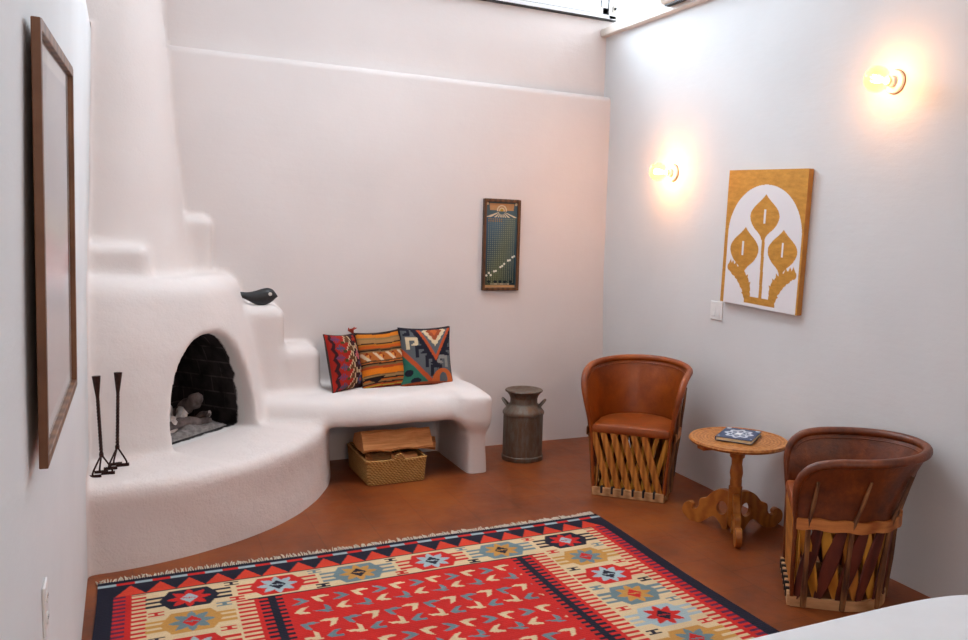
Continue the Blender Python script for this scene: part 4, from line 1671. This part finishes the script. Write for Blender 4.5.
def cush_c(u, v):
    """slate ground with a big orange diamond point, dark hooks and green corner"""
    c = C(slate='#5b6064', navy='#20202c', orange='#b9502a', cream='#d8c4a0', green='#2f6a58', brick='#9a4a2a', rust='#c4622e', grey='#8a8a86')
    col = np.empty(u.shape + (3,))
    col[:] = c['slate']
    # diamond point hanging from the upper right
    d = np.abs(u - 0.66) / 0.36 + v / 0.60
    stp = 0.03 * (((v * 14) % 1.0) < 0.5)
    col[d + stp < 1.32] = c['navy']
    col[d + stp * 0.5 < 1.0] = c['orange']
    col[d < 0.82] = c['slate']
    d2 = np.abs(u - 0.66) / 0.24 + np.abs(v - 0.06) / 0.28
    col[d2 + stp * 2 < 1.0] = c['cream']
    col[d2 + stp * 2 < 0.66] = c['brick']
    col[d2 + stp < 0.3] = c['rust']
    # stepped ram's-horn hooks left and right of it
    for (cu, cv, fl_, cc) in ((0.20, 0.27, 1, 'cream'), (0.37, 0.42, 1, 'navy'), (0.56, 0.60, 1, 'navy'), (0.80, 0.60, -1, 'grey'), (0.95, 0.46, -1, 'navy'), (0.07, 0.10, 1, 'navy'), (0.66, 0.76, 1, 'navy')):
        x, y = (u - cu) / 0.12 * fl_, (v - cv) / 0.11
        hk = (np.abs(x) < 0.95) & (np.abs(y + 0.7) < 0.28) | (np.abs(x + 0.7) < 0.28) & (np.abs(y) < 0.95) | (np.abs(x - 0.72) < 0.26) & (y > -0.9) & (y < 0.25) | (np.abs(x - 0.35) < 0.5) & (np.abs(y - 0.12) < 0.22)
        col[hk & (d + stp > 1.05)] = c[cc]
        col[(np.abs(x + 0.1) < 0.24) & (np.abs(y + 0.15) < 0.25) & (d + stp > 1.05)] = c['slate']
    # diagonal orange band from left-middle to bottom, green corner under it
    e = v - (0.42 + 0.95 * u)
    col[(e > -0.06) & (e < 0.05)] = c['orange']
    col[e > 0.05] = c['green']
    col[(e > 0.05) & (np.hypot((u - 0.12) / 0.08, (v - 0.78) / 0.06) < 1)] = c['navy']
    col[(e > 0.05) & (np.hypot((u - 0.26) / 0.10, (v - 0.92) / 0.05) < 1)] = c['navy']
    # orange arch at the lower right
    a = np.hypot((u - 0.80) / 0.24, (v - 1.02) / 0.30)
    col[a < 1] = c['rust']
    col[np.hypot((u - 0.80) / 0.08, (v - 0.90) / 0.11) < 1] = c['slate']
    col[v > 0.955] = c['brick']
    col[(v < 0.03)] = c['navy']
    return col


BT = 0.562
cushion('kilim_cushion', 'red and purple kilim cushion at the left, with a red tassel', cush_a, (1.325, 5.64, BT), math.radians(40), math.radians(15), math.radians(4.0), 0.335, 0.395, M['cushion_back'], True)
cushion('kilim_cushion', 'orange and black striped kilim cushion in the middle of the bench row', cush_b, (1.592, 5.665, BT), math.radians(6), math.radians(16), math.radians(-3.5), 0.345, 0.405, M['cushion_back'])
cushion('kilim_cushion', 'grey and green kilim cushion with an orange diamond, at the right', cush_c, (1.880, 5.645, BT), math.radians(-4), math.radians(14), math.radians(-1.0), 0.375, 0.425, M['cushion_back'])

# ------------------------------------------------------------------ small framed print on the back wall
pw, ph_ = 0.300, 0.686
pt_ = empty('framed_print', (2.377, BACK, 1.210), 0, 'tall narrow dark teal print in a wooden frame on the back wall', 'picture', 'framed pictures')
b = MB()
d = 0.03
t_ = 0.022
b.box((0, -d, 0), (t_, 0, ph_)).box((pw - t_, -d, 0), (pw, 0, ph_)).box((t_, -d, 0), (pw - t_, 0, t_)).box((t_, -d, ph_ - t_), (pw - t_, 0, ph_))
b.build('frame', M['dark_frame'], pt_, smooth=False, bevel=0.003)
nx, ny = 110, 270
gx, gz = np.meshgrid(np.linspace(0, 1, nx), np.linspace(0, 1, ny), indexing='ij')   # gz: 0 at the top


def poster(u, v):
    c = C(teal='#2c4a52', deep='#1d3138', olive='#6a6a34', dot='#9aa07e', sand='#b98f62', cream='#d6c8a8', yellow='#b58c34', slate='#4a6068')
    col = np.empty(u.shape + (3,))
    t = np.clip((v - 0.2) / 0.7, 0, 1)[..., None]
    col[:] = lin('#3c5f78') * (1 - t) + c['deep'] * t
    gl_ = np.exp(-((u - 0.25 - 0.75 * (1 - v)) / 0.32) ** 2)[..., None] * 0.45
    col = col * (1 - gl_) + c['olive'] * gl_
    # sun and rays at the top
    top = v < 0.175
    col[top] = c['slate']
    sx, sy = (u - 0.5) * 0.30, (v - 0.10) * 0.69
    r = np.hypot(sx, sy)
    an = np.arctan2(sx, sy)
    col[top & (np.abs(u - 0.5) < 0.40 - v * 0.3)] = c['sand']
    ray = top & (v > 0.095) & (np.abs(an) < 1.25) & (r > 0.030) & ((((an + 1.25) / 0.30) % 1.0) < 0.5)
    col[top & (v > 0.095)] = c['slate']
    col[ray] = c['cream']
    col[top & (v <= 0.105) & (r < 0.048)] = c['cream']
    col[top & (v <= 0.105) & (r < 0.038)] = c['sand']
    col[top & (v <= 0.105) & (r < 0.026)] = c['cream']
    col[top & (v <= 0.105) & (r < 0.018)] = c['yellow']
    # grid of dots
    gridm = (v > 0.185) & (v < 0.945) & (np.abs(u - 0.5) < 0.44)
    fu, fv = (u - 0.06) / 0.0677, (v - 0.185) / 0.0238
    dd = np.hypot(((fu % 1) - 0.5), ((fv % 1) - 0.5))
    dots = gridm & (dd < 0.29)
    col[dots] = (col[dots] * 0.45 + c['dot'] * 0.55)
    row1 = dots & (v < 0.235) & (u < 0.55)
    col[row1] = c['yellow']
    # rising line of pale dots
    for (x, y) in ((0.06, 0.86), (0.14, 0.83), (0.30, 0.81), (0.36, 0.805), (0.50, 0.76), (0.56, 0.745), (0.62, 0.72), (0.74, 0.68), (0.80, 0.675), (0.88, 0.64), (0.94, 0.63), (0.20, 0.855)):
        col[np.hypot((u - x) * 0.26, (v - y) * 0.65) < 0.0085] = lin('#e6e2d2')
    # row of dark buds at the foot, pale strip below
    for x in (0.14, 0.34, 0.5, 0.66, 0.84):
        col[(np.abs(u - x) / 0.07 + np.abs(v - 0.93) / 0.02) < 1] = lin('#142024')
    col[v > 0.972] = c['sand']
    col[(v > 0.955) & (v < 0.966) & (np.abs(u - 0.5) < 0.30) & (((u * 26) % 1) < 0.6)] = c['cream']
    b_ = (np.abs(u - 0.5) > 0.475) | (v < 0.012)
    col[b_] = c['slate']
    for x in (0.04, 0.96):
        col[np.hypot((u - x) * 0.26, (v - 0.02) * 0.65) < 0.011] = c['cream']
    return col


P = np.stack([t_ + gx * (pw - 2 * t_), np.full_like(gx, -0.012), ph_ - t_ - gz * (ph_ - 2 * t_)], -1)
color_mesh('print', P, poster(gx, gz), M['print'], pt_)
MB().box((t_, -0.011, t_), (pw - t_, -0.004, ph_ - t_)).build('backing', M['dark_frame'], pt_, smooth=False)

# ------------------------------------------------------------------ gold canvas on the right wall
def gold():
    t = NT('gold_on_canvas')
    a = t.n('ShaderNodeAttribute', attribute_name='Col')
    v = t.coords()
    f = t.noise(t.coords((1, 3, 9)), 5, 5, 0.65)
    sep = t.n('ShaderNodeSeparateColor')
    t.l(a.outputs['Color'], sep.inputs[0])
    # saturated points are gold leaf: the blue channel tells them from the white paint
    mk = t.ramp(sep.outputs[2], [(0.2, (1, 1, 1, 1)), (0.6, (0, 0, 0, 1))])
    dull = t.mix(a.outputs['Color'], t.ramp(f, [(0.3, (0.80, 0.74, 0.66, 1)), (0.7, (1.15, 1.17, 1.25, 1))]), 0.9, 'MULTIPLY')
    col = t.mix(a.outputs['Color'], dull, mk)
    t.set(col, 0.42, 0, t.bump(f, 0.12, 0.004), 0.5)
    mm = t.n('ShaderNodeMath', operation='MULTIPLY')
    mm.inputs[1].default_value = 0.4
    t.l(mk, mm.inputs[0])
    t.l(mm.outputs[0], t.b.inputs['Metallic'])
    return t.m


M['gold_print'] = gold()
M['gold_edge'] = plain('gold_canvas_edge', '#bd8038', 0.5, 0.2, vary=0.12, scale=14)
GW, GH, GD = 0.703, 0.829, 0.04


def in_poly(x, y, poly):
    inside = np.zeros(x.shape, bool)
    n = len(poly)
    for i in range(n):
        x0, y0 = poly[i]
        x1, y1 = poly[(i + 1) % n]
        if y0 == y1:
            continue
        c_ = ((y0 > y) != (y1 > y)) & (x < (x1 - x0) * (y - y0) / (y1 - y0) + x0)
        inside ^= c_
    return inside


def bud(cx, cy, top, bottom, hw):
    k = hw / 0.185
    L = [(0.0, 0.0), (0.026, 0.022), (0.068, 0.050), (0.128, 0.086), (0.170, 0.122), (0.185, 0.158), (0.172, 0.200), (0.125, 0.246), (0.072, 0.277), (0.036, 0.304), (0.021, 0.33)]
    L = [(cx - x * k, top + y * k) for x, y in L] + [(cx - 0.018, bottom)]
    left = [tuple(p) for p in spline(L, 60)]
    return left + [(2 * cx - x, y) for x, y in left[::-1]]


def lotus(s, q):
    G, Wt = lin('#cf963c'), lin('#e6e3e5')
    col = np.empty(s.shape + (3,))
    col[:] = G
    # white arch
    arch = np.where(q < 0.47, np.abs(s - 0.513) / 0.468 < np.sqrt(np.clip(1 - ((0.47 - q) / 0.362) ** 2, 0, 1)), np.abs(s - 0.513) < 0.468)
    col[arch & (q > 0.107)] = Wt
    g = in_poly(s, q, bud(0.517, 0.325, 0.175, 0.50, 0.185))
    g |= in_poly(s, q, bud(0.282, 0.578, 0.418, 0.80, 0.190))
    g |= in_poly(s, q, bud(0.768, 0.562, 0.420, 0.79, 0.178))
    g |= (np.abs(s - (0.523 + 0.04 * (q - 0.5))) < 0.019) & (q > 0.45) & (q < 0.95)
    g |= (q > 0.925) & (q < 0.978) & (s > 0.335 - 0.1 * (q - 0.925)) & (s < 0.725 + 0.05 * (q - 0.925))

    # serrated curved leaves
    def leaf(ctr, wid, ser):
        pts = spline(ctr, 60)
        best = np.full(s.shape, 9.0)
        for i in range(0, 60):
            t = i / 59
            w_ = wid(t) * (1 + ser * (((t * 8) % 1.0) - 0.5))
            best = np.minimum(best, np.hypot(s - pts[i, 0], (q - pts[i, 1]) * 1.18) / w_)
        out_ = best < 1
        tg = np.gradient(pts, axis=0)
        tg /= np.linalg.norm(tg, axis=1)[:, None]
        sg = 1 if ctr[-1][0] < ctr[0][0] else -1
        for i in range(8, 60, 7):
            nrm = np.array([-tg[i, 1], tg[i, 0]]) * -sg
            nrm = nrm if nrm[1] < 0.35 else -nrm
            w_ = wid(i / 59)
            p0 = pts[i]
            out_ |= in_poly(s, q, [tuple(p0 - tg[i] * 0.030 + nrm * w_ * 0.6), tuple(p0 + tg[i] * 0.030 + nrm * w_ * 0.6), tuple(p0 + tg[i] * 0.014 + nrm * (w_ + 0.034))])
        return out_
    g |= leaf([(0.365, 0.955), (0.345, 0.87), (0.27, 0.79), (0.17, 0.745), (0.10, 0.725)], lambda t: 0.026 + 0.020 * math.sin(PI * min(t * 1.1, 1)), 0.95)
    g |= leaf([(0.69, 0.955), (0.70, 0.87), (0.76, 0.80), (0.85, 0.75), (0.93, 0.728)], lambda t: 0.026 + 0.020 * math.sin(PI * min(t * 1.1, 1)), 0.95)
    g &= arch
    col[g] = G
    # white slits in the buds, thin vein in the leaves
    for x, y in ((0.519, 0.335), (0.262, 0.576), (0.770, 0.563)):
        col[(np.abs(s - x) < 0.012) & (np.abs(q - y) < 0.052)] = Wt
    # brighter brushed gold along the top and the right border
    return col


gp = empty('gold_lotus_painting', (RIGHT, 4.322, 2.098), 0, 'white and gold canvas of three lotus buds on the right wall', 'painting')
nx, ny = 235, 277
gs, gq = np.meshgrid(np.linspace(0, 1, nx), np.linspace(0, 1, ny), indexing='ij')
P = np.stack([np.full_like(gs, -GD), -gs * GW, -gq * GH], -1)
ed = MB()
x0 = -0.003
ed.box((-GD + 0.0006, -GW, -GH), (x0, 0, 0))
color_mesh('canvas_face', P, lotus(gs, gq), M['gold_print'], gp)
ed.build('canvas_edge', M['gold_edge'], gp, smooth=False, bevel=0.002)
gp.rotation_euler = (math.radians(1.6), 0, 0)

# ------------------------------------------------------------------ light switch and outlet
sw = empty('light_switch', (RIGHT, 4.423, 1.198), 0, 'white double light switch below the gold painting on the right wall', 'switch')
MB().box((-0.007, -0.062, -0.06), (0, 0.062, 0.06)).build('plate', M['plastic'], sw, smooth=False, bevel=0.003)
for y in (-0.026, 0.026):
    m = MB()
    m.prism([(-0.034, -0.007), (0.034, -0.007), (0.034, -0.0085), (0.0, -0.0095), (-0.034, -0.013)], -0.017, 0.017, lambda a, b_, h: (b_, y + h, a))
    m.build('rocker', M['plastic'], sw, smooth=False, bevel=0.001)
ot = empty('power_outlet', (float(left_x(0.78)), 2.21, 0.777), 0, 'white power outlet low on the left wall under the framed picture', 'outlet')
MB().box((0, -0.038, -0.06), (0.007, 0.038, 0.06)).build('plate', M['plastic'], ot, smooth=False, bevel=0.003)
for z in (-0.026, 0.026):
    m = MB()
    m.prism([(0.017 * math.cos(a), 0.014 * math.sin(a)) for a in np.linspace(0, 2 * PI, 16, endpoint=False)], 0.006, 0.0095, lambda a, b_, h: (h, a, z + b_))
    so_ = m.build('socket', M['plastic'], ot, smooth=False)
    MB().box((0.0092, -0.007, z - 0.002), (0.0100, -0.005, z + 0.006)).box((0.0092, 0.005, z - 0.002), (0.0100, 0.007, z + 0.006)).build('slot', M['black_rubber'], so_, smooth=False)

# ------------------------------------------------------------------ big framed picture on the left wall
e0 = Vector((-0.1515, 2.0, 1.163))
ex = (Vector((-0.1345, 2.83, 1.187)) - e0)
ez = (Vector((-0.1385, 2.0, 2.071)) - e0)
fw, fh = ex.length, ez.length
ex.normalize()
ez = (ez - ex * ez.dot(ex)).normalized()
en = ex.cross(ez)                       # out of the wall
fp = empty('framed_picture', e0, 0, 'large square picture under reflecting glass in a walnut frame, left wall', 'picture', 'framed pictures')
fp.matrix_world = Matrix(((ex.x, en.x, ez.x, e0.x), (ex.y, en.y, ez.y, e0.y), (ex.z, en.z, ez.z, e0.z), (0, 0, 0, 1)))
fp['_n'] = 0
del fp['_n']
fd, ft = 0.017, 0.022
b = MB()
b.box((0, -fd, 0), (ft, 0, fh)).box((fw - ft, -fd, 0), (fw, 0, fh)).box((ft, -fd, 0), (fw - ft, 0, ft)).box((ft, -fd, fh - ft), (fw - ft, 0, fh))
SGN = 1 if en.x > 0 else -1
if SGN < 0:
    raise SystemExit('frame normal')
b.build('frame', M['brown_frame'], fp, smooth=False, bevel=0.002)
nx = ny = 120
gx, gz = np.meshgrid(np.linspace(0, 1, nx), np.linspace(0, 1, ny), indexing='ij')


def abstract(u, v):
    """pale grey sheet with soft bands: grey, ochre, pink, blue-grey"""
    col = np.empty(u.shape + (3,))
    stops = [(0.0, '#a7a8ad'), (0.38, '#9c9ca3'), (0.47, '#b3a68e'), (0.53, '#c07a76'), (0.60, '#c77a7c'), (0.66, '#a39aa6'), (0.72, '#bcaeb0'), (1.0, '#c4b2ac')]  # pale pink lower end paints in the room reflected by the glass
    vv = v + 0.02 * np.sin(u * 7)
    xs = [p for p, _ in stops]
    cs = np.array([lin(h) for _, h in stops])
    for k in range(3):
        col[..., k] = np.interp(vv, xs, cs[:, k])
    mat_ = (np.minimum(u, 1 - u) < 0.05) | (np.minimum(v, 1 - v) < 0.05)
    col[mat_] = lin('#cfcdca')
    return col


P = np.stack([ft + gx * (fw - 2 * ft), np.full_like(gx, -0.013), fh - ft - gz * (fh - 2 * ft)], -1)
color_mesh('print', P, abstract(gx, gz), M['print'], fp)


def pane_mat():
    t = NT('picture_glass')
    tr = t.n('ShaderNodeBsdfTransparent')
    gl = t.n('ShaderNodeBsdfGlossy', Roughness=0.03)
    mx = t.n('ShaderNodeMixShader')
    t.l(front_fresnel(t), mx.inputs[0])
    t.l(tr.outputs[0], mx.inputs[1])
    t.l(gl.outputs[0], mx.inputs[2])
    t.l(mx.outputs[0], t.out.inputs[0])
    return t.m


M['pane'] = pane_mat()
MB().box((ft - 0.003, -0.011, ft - 0.003), (fw - ft + 0.003, -0.009, fh - ft + 0.003)).build('glass_pane', M['pane'], fp, smooth=False)
MB().box((ft - 0.004, -fd, ft - 0.004), (fw - ft + 0.004, -0.0145, fh - ft + 0.004)).build('backing', M['dark_frame'], fp, smooth=False)

# ------------------------------------------------------------------ globe wall lamps
M['porcelain'] = plain('white_porcelain', '#e8e2d8', 0.25, vary=0.02)
M['brass'] = plain('brass_collar', '#a8783c', 0.35, 0.8, vary=0.1)


def sconce(label, y, z, power):
    r = empty('globe_wall_lamp', (RIGHT, y, z), 0, label, 'lamp', 'globe wall lamps')
    b = MB().lathe([(0.001, -0.022), (0.050, -0.022), (0.056, -0.018), (0.058, -0.006), (0.058, 0.0)], 40)
    b.v = [(zz, x, yy) for x, yy, zz in b.v]
    b.build('backplate', M['porcelain'], r)
    b = MB().lathe([(0.059, -0.005), (0.0605, -0.004), (0.0605, 0.0)], 40)
    b.v = [(zz, x, yy) for x, yy, zz in b.v]
    b.build('plate_rim', M['brass'], r)
    b = MB().lathe([(0.001, -0.066), (0.020, -0.066), (0.021, -0.05), (0.027, -0.045), (0.028, -0.022), (0.03, -0.018)], 28)
    b.v = [(zz, x, yy) for x, yy, zz in b.v]
    b.build('socket', M['porcelain'], r)
    R_ = 0.064
    cx = -0.132
    prof_ = [(0.019, cx + 0.070)] + [(R_ * math.sin(a), cx + R_ * math.cos(a)) for a in np.linspace(0.31, PI, 22)]
    prof_[-1] = (0.0005, cx - R_)
    g = MB().lathe([(q, w_) for q, w_ in prof_], 40)
    g.v = [(zz, x, yy) for x, yy, zz in g.v]
    gb = g.build('bulb', M['amber'], r)
    f = MB()
    for k in range(6):
        a0 = 2 * PI * k / 6
        a1 = a0 + PI / 6
        f.tube([(cx + 0.035, 0.010 * math.cos(a0), 0.010 * math.sin(a0)), (cx - 0.026, 0.018 * math.cos(a1), 0.018 * math.sin(a1))], 0.0022, 6)
    f.build('filament', M['filament'], gb)
    d = bpy.data.lights.new('lamp_glow', 'POINT')
    d.energy = power
    d.color = (1.0, 0.44, 0.19)
    d.shadow_soft_size = 0.025
    lo = bpy.data.objects.new('lamp_glow', d)
    lo.location = (cx, 0, 0)
    lo.parent = r
    COL.objects.link(lo)
    return r


sconce('lit amber globe wall lamp near the room corner, lower of the two', 4.993, 2.111, 9.5)
sconce('lit amber globe wall lamp above and right of the gold painting', 3.095, 2.483, 5.2)

# ------------------------------------------------------------------ air conditioner on the shelf board
ac = empty('air_conditioner', (RIGHT - 0.03, 4.66, 3.235), 0, 'beige wall air conditioner on the shelf above the right wall', 'air conditioner')
pr = [(0.20, 0.045), (-0.03, 0.012), (-0.085, 0.020), (-0.115, 0.06), (-0.12, 0.25), (-0.10, 0.285), (-0.05, 0.295), (0.20, 0.295)]
MB().prism(pr, -0.42, 0.42, lambda a, b_, h: (a, h, b_)).build('housing', M['beige_plastic'], ac, smooth=False, bevel=0.012, seg=3)
MB().box((-0.075, -0.40, 0.008), (-0.035, 0.40, 0.022)).build('vent', M['black_rubber'], ac, smooth=False)
MB().box((-0.122, -0.405, 0.085), (-0.112, 0.405, 0.089)).build('front_seam', M['black_rubber'], ac, smooth=False)
for y in (-0.38, 0.38):
    MB().box((-0.02, y - 0.045, 0.0405), (0.09, y + 0.045, 0.058)).build('foot', M['black_rubber'], ac, smooth=False, bevel=0.003)

# ------------------------------------------------------------------ bed corner
be = empty('bed', (1.61, 0.93, 0), math.radians(-0.5), 'white covered bed, only its far corner showing at the bottom right', 'bed')
ox, oy = 0.95, 0.82


def se_ring(k, zz, p=9.0, n=96):
    out_ = []
    for j in range(n):
        a = 2 * PI * j / n
        c_, s_ = math.cos(a), math.sin(a)
        out_.append((ox * k * abs(c_) ** (2 / p) * (1 if c_ >= 0 else -1), oy * k * abs(s_) ** (2 / p) * (1 if s_ >= 0 else -1), zz))
    return out_


rg = [se_ring(0.985, 0.03)] + [se_ring(1.0 + 0.004 * math.sin(zz * 30), zz) for zz in np.linspace(0.1, 0.5, 6)]
rg += [se_ring(1 - 0.085 * (1 - math.cos(a)), 0.5 + 0.105 * math.sin(a), 9 - 3 * math.sin(a)) for a in np.linspace(0.2, PI / 2, 8)]
rg += [se_ring(k, 0.605 + 0.012 * (1 - k), 6) for k in (0.7, 0.4, 0.1)]
m = MB().grid(rg, closed_v=True)
k = 96
m.f.append(tuple((len(rg) - 1) * k + j for j in range(k)))
m.mi.append(0)
m.build('bedspread', M['quilt'], be)
MB().box((-0.70, -0.72, 0.0), (0.70, 0.72, 0.30)).build('bed_base', M['pale_wood'], be, smooth=False)


# ------------------------------------------------------------------ light
w = bpy.data.worlds.new('sky')
SC.world = w
w.use_nodes = True
bg = w.node_tree.nodes['Background']
bg.inputs[0].default_value = (0.86, 0.93, 1.0, 1)
bg.inputs[1].default_value = 1.6


def area(name, loc, target, sx, sy, power, col):
    d = bpy.data.lights.new(name, 'AREA')
    d.shape = 'RECTANGLE'
    d.size, d.size_y = sx, sy
    d.energy = power
    d.color = col
    o = bpy.data.objects.new(name, d)
    o.location = loc
    o.rotation_euler = (Vector(target) - Vector(loc)).to_track_quat('-Z', 'Y').to_euler()
    COL.objects.link(o)
    return o


area('daylight_back_clerestory', (2.3, UP_BACK + 0.4, 3.78), (2.1, 0, 2.3), 3.2, 0.85, 205, (0.74, 0.87, 1.0))
area('daylight_right_clerestory', (RIGHT + 0.85, 3.4, 3.8), (0.3, 3.6, 1.0), 4.0, 0.85, 45, (0.80, 0.90, 1.0))
s = area('added_top_light', (1.5, 4.5, CEIL + 0.3), (1.45, 4.5, 0), 2.7, 1.1, 43, (0.86, 0.93, 1.0))  # added light above the unseen skylight opening
s.data.spread = math.radians(95)          # beam narrowed to brighten upward faces and spare the walls
# added warm fill behind the camera, no lamp stands there
area('warm_fill_rear', (0.5, REAR + 0.15, 2.9), (1.3, 5, 1.2), 1.0, 0.6, 26, (1.0, 0.64, 0.44))

SC.view_settings.view_transform = 'Standard'
SC.view_settings.look = 'None'
SC.view_settings.gamma = 1
SC.view_settings.use_curve_mapping = False
SC.view_settings.exposure = 0.42
SC.cycles.use_denoising = True
SC.cycles.max_bounces = 10
SC.cycles.diffuse_bounces = 4
SC.cycles.transparent_max_bounces = 12
